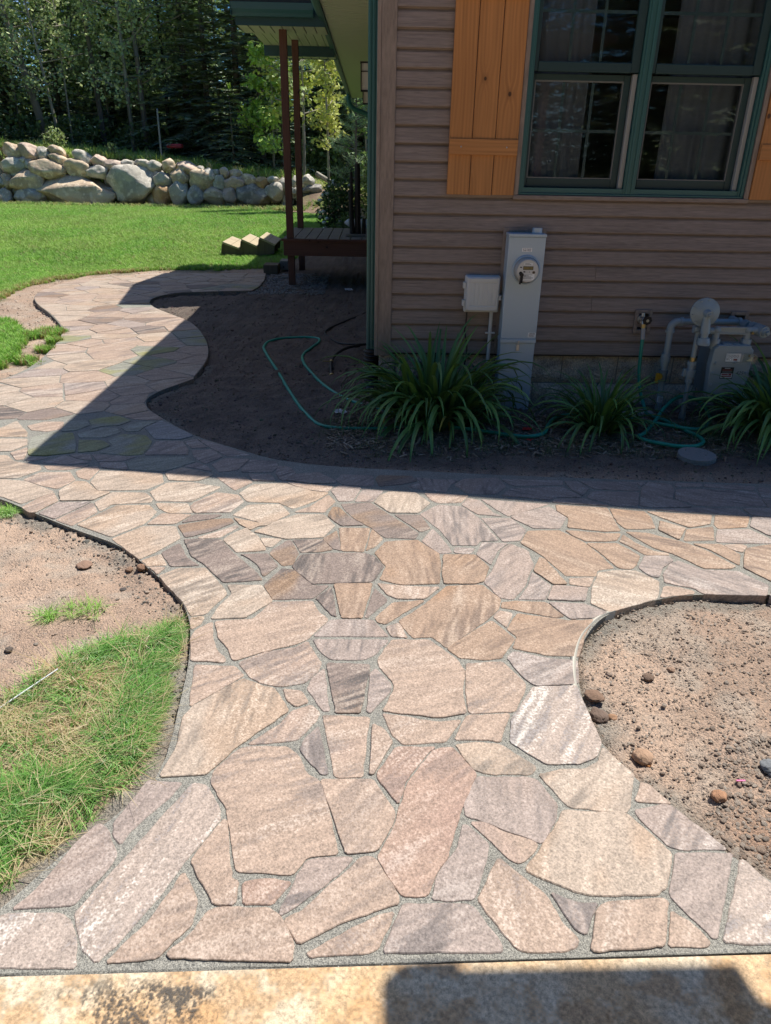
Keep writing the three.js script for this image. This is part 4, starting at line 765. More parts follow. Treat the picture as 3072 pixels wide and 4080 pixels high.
/* ---------- meters, boxes and taps on the wall ---------- */
const print = (w, h, draw) => std({ map: labelTex(w, h, draw), roughness: 0.5 });
const face = (w, h, [x, y, z]) => { const g = new THREE.PlaneGeometry(w, h); g.translate(x, y, z); return g; };
{
  const t = thing('electric_meter_cabinet', [1.03, 0, 0.09], 'tall blue grey steel electric meter cabinet standing against the wall', 'meter cabinet');
  part(t, 'backing_board', rb(0.886, 1.176, 0.36, 1.198, 0.0275, 0.0325, 0.002, 1, true), M.trim);
  part(t, 'body', rb(0.908, 1.152, 0.488, 1.152, 0.033, 0.150, 0.004, 2), M.cabinet);
  part(t, 'lower_cover', rb(0.9095, 1.1505, -0.08, 0.459, 0.033, 0.146, 0.004, 2), M.cabinet);
  part(t, 'band', [rb(0.906, 1.154, 0.460, 0.4875, 0.033, 0.154, 0.003, 2), rb(0.99, 1.07, 0.464, 0.483, 0.1545, 0.157, 0.001, 1)], M.cabinet);
  part(t, 'cap', [rb(0.905, 1.155, 1.1525, 1.172, 0.033, 0.156, 0.004, 2)], M.cabinet);
  part(t, 'hub_plate', [rod([1.10, 1.172, 0.09], [1.10, 1.205, 0.09], 0.034, 0.032, 20)], M.cabinet);
  const ring = new THREE.LatheGeometry([[0.093, 0], [0.093, 0.012], [0.088, 0.018], [0.084, 0.018], [0.084, 0.004]].map(p => new THREE.Vector2(...p)), 40); ring.rotateX(Math.PI / 2); ring.translate(1.038, 0.948, 0.150); part(t, 'meter_ring', ring, M.cabinet);
  const m = part(t, 'meter', (() => { const g = new THREE.LatheGeometry([[0, 0.045], [0.070, 0.045], [0.074, 0.042], [0.0755, 0.0], [0.082, 0.0], [0.082, -0.01]].map(p => new THREE.Vector2(...p)), 40); g.rotateX(Math.PI / 2); g.translate(1.038, 0.948, 0.168); return g; })(), std({ color: lin(.52, .52, .50), roughness: 0.4 }));
  const dial = print(512, 512, (x, w, h) => {
    x.fillStyle = '#d8d6cf'; x.fillRect(0, 0, w, h); x.fillStyle = '#1b1b1b'; x.font = 'bold 22px sans-serif'; x.textAlign = 'center';
    x.fillStyle = '#f2f2ee'; x.fillRect(160, 66, 200, 52); x.fillStyle = '#444'; for (let i = 0; i < 3; i++) x.fillRect(176, 76 + i * 14, 110 + 50 * Math.abs(Math.sin(i * 2)), 6);
    x.fillStyle = '#2a2a25'; x.fillRect(138, 146, 248, 84); x.fillStyle = '#8b7a45'; x.fillRect(150, 156, 224, 64); x.fillStyle = '#262417'; x.font = 'bold 46px monospace'; x.fillText('11', 296, 205);
    x.fillStyle = '#20211f'; x.fillRect(58, 160, 50, 24); x.fillRect(150, 262, 46, 28); x.beginPath(); x.arc(300, 278, 9, 0, 7); x.fill(); x.beginPath(); x.arc(86, 310, 40, 0, 7); x.fill();
    x.fillStyle = '#7d6d58'; x.beginPath(); x.arc(404, 288, 36, 0, 7); x.fill(); x.fillStyle = '#1d1d1d'; x.fillRect(384, 278, 40, 20);
    x.fillStyle = '#fafaf7'; x.fillRect(130, 322, 300, 150); x.fillStyle = '#333'; for (let i = 0; i < 5; i++) { x.fillRect(150, 340 + i * 24, 120 + 130 * Math.abs(Math.sin(i * 2.3 + 1)), 9); } x.fillStyle = '#111'; x.fillRect(176, 362, 46, 16);
  });
  const dg = new THREE.CircleGeometry(0.069, 40); dg.translate(1.038, 0.948, 0.2145); part(m, 'dial', dg, dial);
  part(m, 'seal', [rod([0.998, 0.925, 0.20], [0.998, 0.925, 0.232], 0.013), rod([0.995, 0.915, 0.226], [0.990, 0.865, 0.226], 0.006), rod([1.005, 0.915, 0.222], [1.003, 0.872, 0.222], 0.005)], M.black);
  part(t, 'label', face(0.066, 0.024, [1.033, 1.073, 0.1506]), print(256, 96, (x, w, h) => { x.fillStyle = '#f4f4f2'; x.fillRect(0, 0, w, h); x.fillStyle = '#222'; x.font = 'bold 36px sans-serif'; x.textAlign = 'center'; x.fillText('W TO TRANS', w / 2, 42); x.fillText('3608-17ROD', w / 2, 82); }));
  part(t, 'label_001', face(0.054, 0.033, [1.122, 0.516, 0.1506]), print(256, 160, (x, w, h) => { x.fillStyle = '#f4f4f2'; x.fillRect(0, 0, w, h); x.fillStyle = '#1c1c1c'; x.font = 'bold 38px sans-serif'; x.textAlign = 'center'; x.fillText('\u26A0WARNING', w / 2, 44); for (let i = 0; i < 4; i++) x.fillRect(26, 62 + i * 22, 150 + 50 * Math.abs(Math.cos(i * 1.7)), 8); }));
  part(t, 'hasp_tag', [rb(1.022, 1.044, 0.405, 0.449, 0.1465, 0.150, 0.002, 1), rod([1.033, 0.449, 0.158], [1.033, 0.475, 0.158], 0.004), rb(1.028, 1.040, 0.462, 0.478, 0.1575, 0.164, 0.002, 1)], M.steel);
}
{
  const t = thing('utility_box', [0.765, 0.65, 0.05], 'off-white plastic utility box with ribbed cover beside the electric cabinet', 'utility box');
  part(t, 'body', rb(0.648, 0.888, 0.650, 0.895, 0.023, 0.072, 0.012, 3), M.offwhite);
  const c = part(t, 'cover', [rb(0.655, 0.880, 0.664, 0.890, 0.0725, 0.104, 0.014, 4), rb(0.675, 0.862, 0.668, 0.700, 0.100, 0.109, 0.004, 2), rb(0.675, 0.862, 0.855, 0.882, 0.100, 0.109, 0.004, 2)], M.offwhite);
  for (let k = 0; k < 6; k++) part(c, 'rib' + (k ? '_00' + k : ''), rb(0.682 + k * 0.031, 0.706 + k * 0.031, 0.703, 0.852, 0.1005, 0.1065, 0.003, 2), M.offwhite);
  part(t, 'hinge', [rb(0.634, 0.652, 0.695, 0.735, 0.05, 0.09, 0.003, 2), rb(0.634, 0.652, 0.812, 0.852, 0.05, 0.09, 0.003, 2)], M.offwhite);
  part(t, 'latch', [rb(0.884, 0.900, 0.735, 0.768, 0.04, 0.085, 0.003, 2), (() => { const g = new THREE.TorusGeometry(0.014, 0.0035, 8, 16); g.translate(0.901, 0.752, 0.075); return g; })()], M.offwhite);
  part(t, 'conduit', [rod([0.846, 0.65, 0.045], [0.846, -0.05, 0.045], 0.0125), rb(0.812, 0.880, 0.500, 0.512, 0.044, 0.058, 0.003, 1)], M.offwhite);
  part(t, 'cable', pipe([[0.675, 0.655, 0.05], [0.672, 0.55, 0.045], [0.668, 0.52, 0.04], [0.69, 0.4, 0.05], [0.672, 0.2, 0.06], [0.67, 0, 0.06]], 0.005, 8), M.black);
}
function mountBlock(x0, x1, y0, y1, label) {
  const t = thing('mounting_block', [(x0 + x1) / 2, y0, 0.02], label, 'mounting block');
  part(t, 'frame', [rb(x0, x0 + 0.026, y0, y1, 0.02, 0.042, 0.004, 2), rb(x1 - 0.026, x1, y0, y1, 0.02, 0.042, 0.004, 2), rb(x0 + 0.0262, x1 - 0.0262, y0, y0 + 0.03, 0.02, 0.0415, 0.004, 2), rb(x0 + 0.0262, x1 - 0.0262, y1 - 0.026, y1, 0.02, 0.0415, 0.004, 2)], M.trim);
  part(t, 'recess', bx(x0 + 0.026, x1 - 0.026, y0 + 0.03, y1 - 0.026, 0.019, 0.0245), std({ color: lin(.022, .02, .018), roughness: 0.8 }));
}
mountBlock(1.860, 1.982, 0.511, 0.678, 'brown framed mounting block behind the garden tap'); mountBlock(2.538, 2.664, 0.511, 0.675, 'brown framed mounting block behind the gas pipes');
{
  const t = thing('garden_tap', [1.905, 0.6, 0.02], 'silver garden tap with black round handle on the house wall', 'tap');
  part(t, 'body', [rod([1.905, 0.615, 0.017], [1.905, 0.615, 0.05], 0.030, 0.028, 20), rod([1.905, 0.615, 0.05], [1.905, 0.625, 0.10], 0.016), rod([1.905, 0.64, 0.065], [1.905, 0.66, 0.065], 0.014, 0.012), rod([1.905, 0.625, 0.095], [1.905, 0.578, 0.105], 0.015, 0.017), rod([1.905, 0.625, 0.095], [1.915, 0.625, 0.125], 0.011)], M.steel);
  const w = new THREE.CylinderGeometry(0.03, 0.03, 0.014, 24); const p = w.attributes.position; for (let i = 0; i < p.count; i++) { const a = Math.atan2(p.getZ(i), p.getX(i)), r = Math.hypot(p.getX(i), p.getZ(i)); if (r > 0.01) { const k = 1 + 0.09 * Math.cos(a * 8); p.setX(i, p.getX(i) * k); p.setZ(i, p.getZ(i) * k); } } w.computeVertexNormals(); w.rotateX(Math.PI / 2 + 0.1); w.translate(1.917, 0.622, 0.13);
  part(t, 'handle', w, M.black); part(t, 'hub', [rod([1.917, 0.622, 0.128], [1.9175, 0.621, 0.1395], 0.011, 0.010, 16)], std({ color: lin(.6, .55, .4), roughness: 0.5 }));
}
// the green hose: two lengths, one from the tap and one in the soil bed on the left
{
  const g0 = y => 0.012 + y;
  const t = thing('garden_hose', [1.95, 0, 0.3], 'green garden hose hanging from the tap and looped on the ground below', 'hose');
  part(t, 'sleeve', pipe([[1.905, 0.580, 0.105], [1.907, 0.55, 0.110], [1.913, 0.49, 0.112]], 0.0145, 12), M.sleeve);
  part(t, 'coupling', rod([1.905, 0.592, 0.104], [1.9055, 0.566, 0.107], 0.0175, 0.0175, 18), M.brass);
  part(t, 'tube', pipe([[1.912, 0.50, 0.112], [1.914, 0.42, 0.115], [1.925, 0.25, 0.12], [1.95, 0.12, 0.14], [1.972, 0.03, 0.20], [1.962, 0.01, 0.31], [2.0, 0.012, 0.40], [2.05, 0.012, 0.51], [2.09, 0.012, 0.66], [2.135, 0.012, 0.78], [2.125, 0.012, 0.88], [2.05, 0.012, 0.955], [1.94, 0.012, 0.965], [1.84, 0.012, 0.92], [1.76, 0.012, 0.86], [1.735, 0.012, 0.80], [1.79, 0.014, 0.74], [1.91, 0.03, 0.57], [2.06, 0.08, 0.36], [2.20, 0.115, 0.24], [2.32, 0.095, 0.22], [2.385, 0.05, 0.25], [2.37, 0.012, 0.40], [2.27, 0.012, 0.57], [2.15, 0.026, 0.68], [2.0, 0.024, 0.60], [1.80, 0.01, 0.43], [1.6, 0.01, 0.36], [1.44, 0.01, 0.33], [1.28, 0.01, 0.43], [1.20, 0.01, 0.58], [1.13, 0.01, 0.75], [1.02, 0.01, 0.81], [0.90, 0.01, 0.785], [0.76, 0.01, 0.72], [0.6, 0.01, 0.66], [0.4, 0.01, 0.60]], 0.0125, 10, 420), M.hose);
  const h = thing('garden_hose', [-0.6, 0, -0.8], 'green garden hose lying in a long loop on the shaded soil bed', 'hose');
  const y = -0.012; part(h, 'tube', pipe([[0.42, 0.0, 0.52], [0.2, y, 0.60], [-0.02, y, 0.63], [-0.30, y, 0.585], [-0.44, y, 0.32], [-0.58, y, -0.12], [-0.76, y, -0.78], [-0.93, y, -1.38], [-0.99, y, -1.66], [-0.96, y, -1.90], [-0.86, y, -2.02], [-0.72, y, -2.07], [-0.58, y, -2.08], [-0.50, y, -2.02], [-0.49, y, -1.88], [-0.55, y, -1.62], [-0.60, y, -1.34], [-0.57, y, -1.08], [-0.49, y, -0.79], [-0.35, y, -0.38], [-0.16, y, -0.02], [0.02, y, 0.16], [0.2, y, 0.3]], 0.0125, 10, 300), M.hose);
}
// drip irrigation tubing
{
  const t = thing('drip_tubing', [-0.3, 0, -1.6], 'thin black drip irrigation tubing with a tee beside the downspout', 'tubing'); const y = -0.012;
  part(t, 'tube', pipe([[0.0, 0.02, -3.5], [-0.04, y, -3.45], [-0.25, y, -2.95], [-0.43, y, -2.5], [-0.455, y, -2.3], [-0.40, y, -2.08], [-0.26, 0.0, -1.78], [-0.05, 0.03, -1.64]], 0.009, 8, 70), M.black);
  part(t, 'tube_001', pipe([[0.02, 0.06, -1.5], [-0.05, 0.07, -1.45], [-0.12, 0.065, -1.42], [-0.22, 0.05, -1.36], [-0.30, 0.03, -1.2], [-0.325, 0.015, -1.0], [-0.32, 0.0, -0.8], [-0.30, -0.03, -0.64]], 0.0125, 10, 60), M.black);
  part(t, 'fitting', [rod([-0.13, 0.064, -1.415], [-0.09, 0.067, -1.43], 0.018), rod([-0.326, 0.008, -0.93], [-0.324, -0.002, -0.86], 0.018), rod([-0.312, -0.012, -0.74], [-0.304, -0.03, -0.66], 0.021)], M.black);
  part(t, 'clamp', [rod([-0.327, 0.02, -1.02], [-0.3265, 0.016, -1.0], 0.0165), rod([-0.31, -0.018, -0.70], [-0.309, -0.021, -0.685], 0.023), rod([-0.40, 0.025, -1.0], [-0.34, 0.02, -1.01], 0.004)], M.brass);
}
// gas meter set
{
  const t = thing('gas_meter', [2.43, 0, 0.3], 'grey gas meter with round regulator and pipes beside the foundation', 'gas meter');
  const riser = 2.08;
  part(t, 'supply_pipe', [rod([riser + 0.012, -0.06, 0.16], [riser, 0.565, 0.15], 0.0215), pipe([[riser, 0.555, 0.15], [riser + 0.004, 0.595, 0.15], [riser + 0.03, 0.618, 0.15], [riser + 0.075, 0.622, 0.15]], 0.026, 14), rod([riser + 0.06, 0.622, 0.15], [2.545, 0.625, 0.15], 0.0215), rod([2.545, 0.625, 0.03], [2.605, 0.612, 0.36], 0.022), rod([2.54, 0.625, 0.15], [2.56, 0.625, 0.15], 0.03)], M.gasGrey);
  part(t, 'union', [rod([riser + 0.002, 0.34, 0.152], [riser + 0.002, 0.378, 0.152], 0.036, 0.036, 8), rod([riser + 0.001, 0.375, 0.152], [riser + 0.001, 0.40, 0.152], 0.029), rod([riser + 0.003, 0.31, 0.152], [riser + 0.003, 0.34, 0.152], 0.028)], M.gasGrey);
  part(t, 'fitting', [rod([riser + 0.06, 0.622, 0.15], [riser + 0.075, 0.622, 0.15], 0.031), rod([riser, 0.548, 0.15], [riser, 0.563, 0.15], 0.031), rod([2.56, 0.621, 0.20], [2.570, 0.619, 0.25], 0.033, 0.033, 8), rod([2.580, 0.617, 0.27], [2.589, 0.615, 0.31], 0.036, 0.036, 8)], M.gasGrey);
  part(t, 'end_cap', [rod([2.592, 0.613, 0.32], [2.612, 0.608, 0.40], 0.040, 0.038, 20), rod([2.612, 0.608, 0.40], [2.616, 0.607, 0.418], 0.027, 0.024, 20), rod([2.616, 0.607, 0.418], [2.619, 0.606, 0.438], 0.016, 0.015, 4)], M.gasGrey);
  part(t, 'shutoff_valve', [rod([riser + 0.004, 0.205, 0.155], [riser + 0.004, 0.285, 0.155], 0.030)], M.gasDark);
  part(t, 'valve_handle', [rod([riser - 0.02, 0.243, 0.165], [riser - 0.034, 0.243, 0.185], 0.022), rb(riser - 0.058, riser - 0.036, 0.196, 0.27, 0.178, 0.192, 0.005, 2)], M.yellow);
  part(t, 'pipe_label', (() => { const g = new THREE.CylinderGeometry(0.0222, 0.0222, 0.042, 20, 1, true, -1.1, 2.2); g.translate(riser + 0.01, 0.075, 0.158); return g; })(), print(128, 96, (x, w, h) => { x.fillStyle = '#e8ebec'; x.fillRect(0, 0, w, h); x.fillStyle = '#333'; for (let i = 0; i < 5; i++) x.fillRect(14, 12 + i * 16, 60 + 36 * Math.abs(Math.sin(i * 2)), 6); }));
  // second riser with its valve and regulator
  const rx = 2.188, rz = 0.35;
  part(t, 'inlet_pipe', [rod([rx + 0.006, -0.1, rz], [rx, 0.64, rz], 0.0165), rod([rx + 0.006, -0.1, rz], [rx + 0.005, 0.02, rz], 0.024), rod([rx + 0.0055, 0.02, rz], [rx + 0.0055, 0.035, rz], 0.021)], M.gasGrey);
  part(t, 'nipple', rod([rx, 0.395, rz], [rx, 0.425, rz], 0.0195), M.brass);
  part(t, 'meter_valve', [rod([rx, 0.372, rz], [rx, 0.396, rz], 0.031, 0.031, 8), rod([rx, 0.335, rz], [rx, 0.372, rz], 0.024), rod([rx, 0.292, rz], [rx, 0.338, rz], 0.034, 0.036, 14), rod([rx, 0.25, rz], [rx, 0.292, rz], 0.024), rb(rx - 0.05, rx - 0.03, 0.29, 0.345, rz - 0.01, rz + 0.012, 0.004, 2), rod([rx, 0.266, rz + 0.02], [rx, 0.266, rz + 0.034], 0.012)], M.gasGrey);
  const reg = new THREE.LatheGeometry([[0, 0.036], [0.028, 0.034], [0.062, 0.022], [0.070, 0.012], [0.090, 0.009], [0.093, 0.004], [0.093, -0.006], [0.088, -0.010], [0.066, -0.012], [0.05, -0.03], [0, -0.035]].map(p => new THREE.Vector2(...p)), 40); reg.rotateX(Math.PI / 2 - 0.05); reg.rotateY(-0.12); reg.translate(rx + 0.006, 0.728, rz + 0.03);
  part(t, 'regulator', reg, M.gasGrey);
  for (let k = 0; k < 10; k++) { const a = k / 10 * 6.283 + 0.2; part(t, 'bolt' + (k ? '_00' + k : ''), rod([rx + 0.006 + 0.083 * Math.cos(a), 0.728 + 0.083 * Math.sin(a), rz + 0.034], [rx + 0.006 + 0.083 * Math.cos(a), 0.728 + 0.083 * Math.sin(a), rz + 0.046], 0.0055, 0.0055, 6), M.gasGrey); }
  part(t, 'regulator_stem', [rod([rx + 0.008, 0.728, rz + 0.055], [rx + 0.012, 0.722, rz + 0.10], 0.028, 0.024, 18), rod([rx + 0.012, 0.722, rz + 0.10], [rx + 0.013, 0.720, rz + 0.112], 0.014, 0.012, 6), rod([rx + 0.01, 0.715, rz + 0.06], [rx + 0.018, 0.60, rz + 0.065], 0.024, 0.032, 18), rod([rx + 0.018, 0.61, rz + 0.065], [rx + 0.018, 0.567, rz + 0.065], 0.024)], M.gasGrey);
  part(t, 'vent', [rod([rx + 0.018, 0.570, rz + 0.065], [rx + 0.020, 0.540, rz + 0.065], 0.034, 0.043, 24), rod([rx + 0.020, 0.540, rz + 0.065], [rx + 0.020, 0.524, rz + 0.065], 0.043, 0.042, 24)], M.gasGrey);
  part(t, 'elbow', [rb(rx - 0.035, rx + 0.03, 0.60, 0.632, rz - 0.028, rz + 0.03, 0.008, 2), rod([rx - 0.04, 0.605, rz + 0.01], [rx - 0.02, 0.605, rz + 0.01], 0.016)], M.gasGrey);
  part(t, 'meter_bar', [rod([rx + 0.02, 0.605, 0.36], [2.32, 0.605, 0.36], 0.022), bx(2.30, 2.52, 0.596, 0.626, 0.362, 0.376), bx(2.30, 2.52, 0.6265, 0.634, 0.352, 0.384), bx(2.30, 2.52, 0.588, 0.5955, 0.352, 0.384), rod([2.50, 0.610, 0.365], [2.60, 0.612, 0.36], 0.024)], M.gasGrey);
  part(t, 'meter_swivel', [2.305, 2.515].flatMap(x => [rod([x, 0.612, 0.365], [x, 0.54, 0.365], 0.023), rod([x, 0.556, 0.365], [x, 0.524, 0.365], 0.034, 0.036, 10), rod([x, 0.53, 0.365], [x, 0.49, 0.365], 0.027), (() => { const s = new THREE.SphereGeometry(0.027, 16, 12); s.translate(x, 0.612, 0.365); return s; })()]), M.gasGrey);
  part(t, 'brass_plug', rod([2.535, 0.603, 0.385], [2.532, 0.600, 0.402], 0.008), M.brass);
  const body = prism([[2.288, 0.385], [2.296, 0.495], [2.312, 0.512], [2.525, 0.508], [2.545, 0.49], [2.548, 0.30], [2.528, 0.175], [2.50, 0.158], [2.33, 0.160], [2.305, 0.178]], 0.05, 0.008); body.translate(0, 0, 0.372);
  part(t, 'front_case', metre(body), M.gasGrey);
  const back = prism([[2.305, 0.37], [2.312, 0.47], [2.33, 0.485], [2.51, 0.485], [2.53, 0.46], [2.53, 0.24], [2.49, 0.165], [2.36, 0.16], [2.315, 0.19]], 0.17, 0.012); back.translate(0, 0, 0.185); part(t, 'rear_case', metre(back), M.gasDark);
  for (const [k, p] of [[2.313, 0.405], [2.306, 0.335], [2.312, 0.255], [2.322, 0.185], [2.40, 0.170], [2.475, 0.172], [2.515, 0.195], [2.532, 0.27], [2.534, 0.34], [2.44, 0.412]].entries()) part(t, 'bolt_' + String(20 + k).padStart(3, '0'), [rod([p[0], p[1], 0.428], [p[0], p[1], 0.434], 0.013, 0.012, 14), rod([p[0], p[1], 0.433], [p[0], p[1], 0.441], 0.0075, 0.007, 6)], M.gasGrey);
  part(t, 'top_plate', [rb(2.31, 2.53, 0.512, 0.524, 0.30, 0.43, 0.004, 2), rb(2.35, 2.41, 0.522, 0.532, 0.36, 0.41, 0.003, 2), rb(2.42, 2.47, 0.522, 0.530, 0.36, 0.40, 0.003, 2)], M.gasGrey);
  part(t, 'index_cover', rb(2.365, 2.475, 0.413, 0.478, 0.4275, 0.470, 0.005, 2), M.plastic);
  part(t, 'index_dials', face(0.10, 0.056, [2.421, 0.446, 0.4335]), print(256, 144, (x, w, h) => { x.fillStyle = '#dcdedb'; x.fillRect(0, 0, w, h); x.strokeStyle = '#333'; x.lineWidth = 3; for (let k = 0; k < 4; k++) { x.beginPath(); x.arc(52 + k * 50, 52, 19, 0, 7); x.stroke(); x.beginPath(); x.moveTo(52 + k * 50, 52); x.lineTo(52 + k * 50 + 15 * Math.cos(k * 2), 52 + 15 * Math.sin(k * 2)); x.stroke(); } x.fillStyle = '#8a3a30'; x.fillRect(140, 96, 64, 30); x.fillStyle = '#fff'; x.beginPath(); x.arc(88, 110, 18, 0, 7); x.fill(); x.stroke(); x.fillStyle = '#555'; x.fillRect(18, 92, 40, 6); x.fillRect(18, 106, 34, 6); }));
  part(t, 'transmitter', rb(2.482, 2.566, 0.408, 0.480, 0.4275, 0.478, 0.006, 2), M.plastic);
  part(t, 'circuit_card', face(0.07, 0.058, [2.524, 0.444, 0.432]), print(128, 112, (x, w, h) => { x.fillStyle = '#7e8c86'; x.fillRect(0, 0, w, h); x.fillStyle = '#c9c39a'; x.beginPath(); x.moveTo(50, 100); x.lineTo(50, 84); x.lineTo(70, 84); x.lineTo(70, 66); x.lineTo(96, 66); x.lineTo(96, 50); x.lineTo(118, 50); x.lineTo(118, 100); x.fill(); x.fillStyle = '#6d6a45'; x.fillRect(60, 16, 24, 30); }));
  part(t, 'plate_label', face(0.086, 0.078, [2.402, 0.340, 0.4308]), print(256, 232, (x, w, h) => { x.fillStyle = '#151517'; x.fillRect(0, 0, w, h); x.fillStyle = '#c8cac8'; x.fillRect(70, 14, 110, 14); x.fillStyle = '#8f4a40'; x.fillRect(30, 44, 196, 10); x.fillRect(30, 60, 196, 10); x.fillStyle = '#9a9c9a'; for (let i = 0; i < 3; i++) x.fillRect(30, 80 + i * 13, 190, 5); x.fillStyle = '#d2d3cf'; x.fillRect(12, 124, 232, 92); x.fillStyle = '#8e2f27'; x.fillRect(26, 136, 130, 24); x.fillRect(166, 130, 60, 34); x.fillRect(26, 172, 200, 22); }));
  part(t, 'chalk_number', face(0.07, 0.04, [2.487, 0.342, 0.4306]), std({ transparent: true, roughness: 0.9, map: labelTex(192, 112, (x, w, h) => { x.clearRect(0, 0, w, h); x.fillStyle = '#1c2326'; x.font = 'italic 84px sans-serif'; x.textAlign = 'center'; x.fillText('425', w / 2, 88); }) }));
  part(t, 'support_foot', rod([2.42, 0.16, 0.33], [2.42, -0.08, 0.33], 0.016), M.gasDark);
}
// flat round stone cap in the soil, and a half buried pale slab by the foundation
{
  const g = new THREE.CylinderGeometry(0.112, 0.116, 0.03, 40, 1); const p = g.attributes.position; for (let i = 0; i < p.count; i++) { const a = Math.atan2(p.getZ(i), p.getX(i)), k = 1 + 0.06 * (fbm(a * 1.1 + 5, 2, 5, 3) - 0.5); p.setX(i, p.getX(i) * k); p.setZ(i, p.getZ(i) * k); } g.rotateX(0.03); g.translate(2.0, -0.006, 1.09);
  solo('stepping_stone', metre(toCreasedNormals(g, 0.6)), std({ color: lin(.26, .26, .255), bumpMap: grit, bumpScale: 0.006, roughness: 0.95 }), 'flat round grey stone half sunk in soil before the right plant', 'stone');
  solo('pale_slab', [rb(1.42, 2.02, -0.03, 0.012, 0.20, 0.29, 0.01, 2)], std({ color: lin(.44, .40, .37), roughness: 0.9, bumpMap: grit, bumpScale: 0.01 }), 'narrow pale slab lying at the foot of the foundation behind the middle plant', 'slab');
}

/* ---------- plants, grass, soil ---------- */
function ribbon(len, width, bend, seg, up, twist) {          // an arching strap leaf, folded along its middle; starts at the origin and leans towards +x
  const pos = [], idx = [], col = []; let x = 0, y = 0, a = up; const ds = len / seg;
  for (let i = 0; i <= seg; i++) {
    const t = i / seg, w = width * (0.55 + 0.45 * Math.min(1, t * 5)) * Math.pow(1 - Math.pow(t, 2.6), 0.9) + 0.0006, f = 0.32 * w, tw = twist * t;
    pos.push(x + f * Math.sin(a) * -1, y + f * Math.cos(a), -w / 2 * Math.cos(tw), x, y, 0, x + f * Math.sin(a) * -1, y + f * Math.cos(a), w / 2 * Math.cos(tw));
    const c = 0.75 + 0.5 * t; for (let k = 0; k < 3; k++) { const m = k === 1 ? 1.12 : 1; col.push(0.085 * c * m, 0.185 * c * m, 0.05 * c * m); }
    if (i) { const p = (i - 1) * 3, q = i * 3; idx.push(p, p + 1, q, q, p + 1, q + 1, p + 1, p + 2, q + 1, q + 1, p + 2, q + 2); }
    x += Math.cos(a) * ds; y += Math.sin(a) * ds; a -= bend * (0.35 + 1.5 * t) / seg;
  }
  const g = new THREE.BufferGeometry(); g.setAttribute('position', new THREE.Float32BufferAttribute(pos, 3)); g.setAttribute('color', new THREE.Float32BufferAttribute(col, 3)); g.setIndex(idx); g.computeVertexNormals(); return g;
}
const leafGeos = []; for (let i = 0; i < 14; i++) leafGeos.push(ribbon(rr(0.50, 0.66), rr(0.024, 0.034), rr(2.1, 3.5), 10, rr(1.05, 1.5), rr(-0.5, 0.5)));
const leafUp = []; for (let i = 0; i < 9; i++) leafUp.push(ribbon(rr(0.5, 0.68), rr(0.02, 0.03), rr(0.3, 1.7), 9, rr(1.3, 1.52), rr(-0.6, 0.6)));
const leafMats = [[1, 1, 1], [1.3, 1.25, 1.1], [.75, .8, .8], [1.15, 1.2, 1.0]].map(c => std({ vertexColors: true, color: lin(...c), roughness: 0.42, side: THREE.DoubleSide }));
const dryMat = std({ vertexColors: true, color: lin(3.4, 1.3, 0.9), roughness: 0.7, side: THREE.DoubleSide });
function daylily([x, z], n, size, spread, ups, label) {
  const t = thing('daylily', [x, -0.02, z], label, 'plant', null);
  for (let i = 0; i < n; i++) {
    const m = new THREE.Mesh(i < ups ? pick(leafUp) : pick(leafGeos), i > n - 9 ? dryMat : pick(leafMats)); m.name = 'leaf' + (i ? '_' + String(i).padStart(3, '0') : ''); m.castShadow = m.receiveShadow = true;
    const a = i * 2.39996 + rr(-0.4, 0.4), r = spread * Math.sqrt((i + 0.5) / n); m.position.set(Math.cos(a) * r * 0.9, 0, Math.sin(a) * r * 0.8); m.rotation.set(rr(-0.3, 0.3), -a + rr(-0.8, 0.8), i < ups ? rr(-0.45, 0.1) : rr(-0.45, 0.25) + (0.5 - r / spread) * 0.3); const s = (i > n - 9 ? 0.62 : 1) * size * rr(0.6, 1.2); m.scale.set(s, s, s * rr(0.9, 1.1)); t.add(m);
  }
}
daylily([0.45, 0.44], 298, 1.14, 0.29, 90, 'largest green daylily clump at the house corner before the utility box');
daylily([1.54, 0.62], 150, 0.80, 0.12, 55, 'smaller green daylily clump between the electric cabinet and the gas pipes');
daylily([2.72, 0.62], 220, 1.08, 0.2, 60, 'green daylily clump in front of the gas meter at the right picture edge');

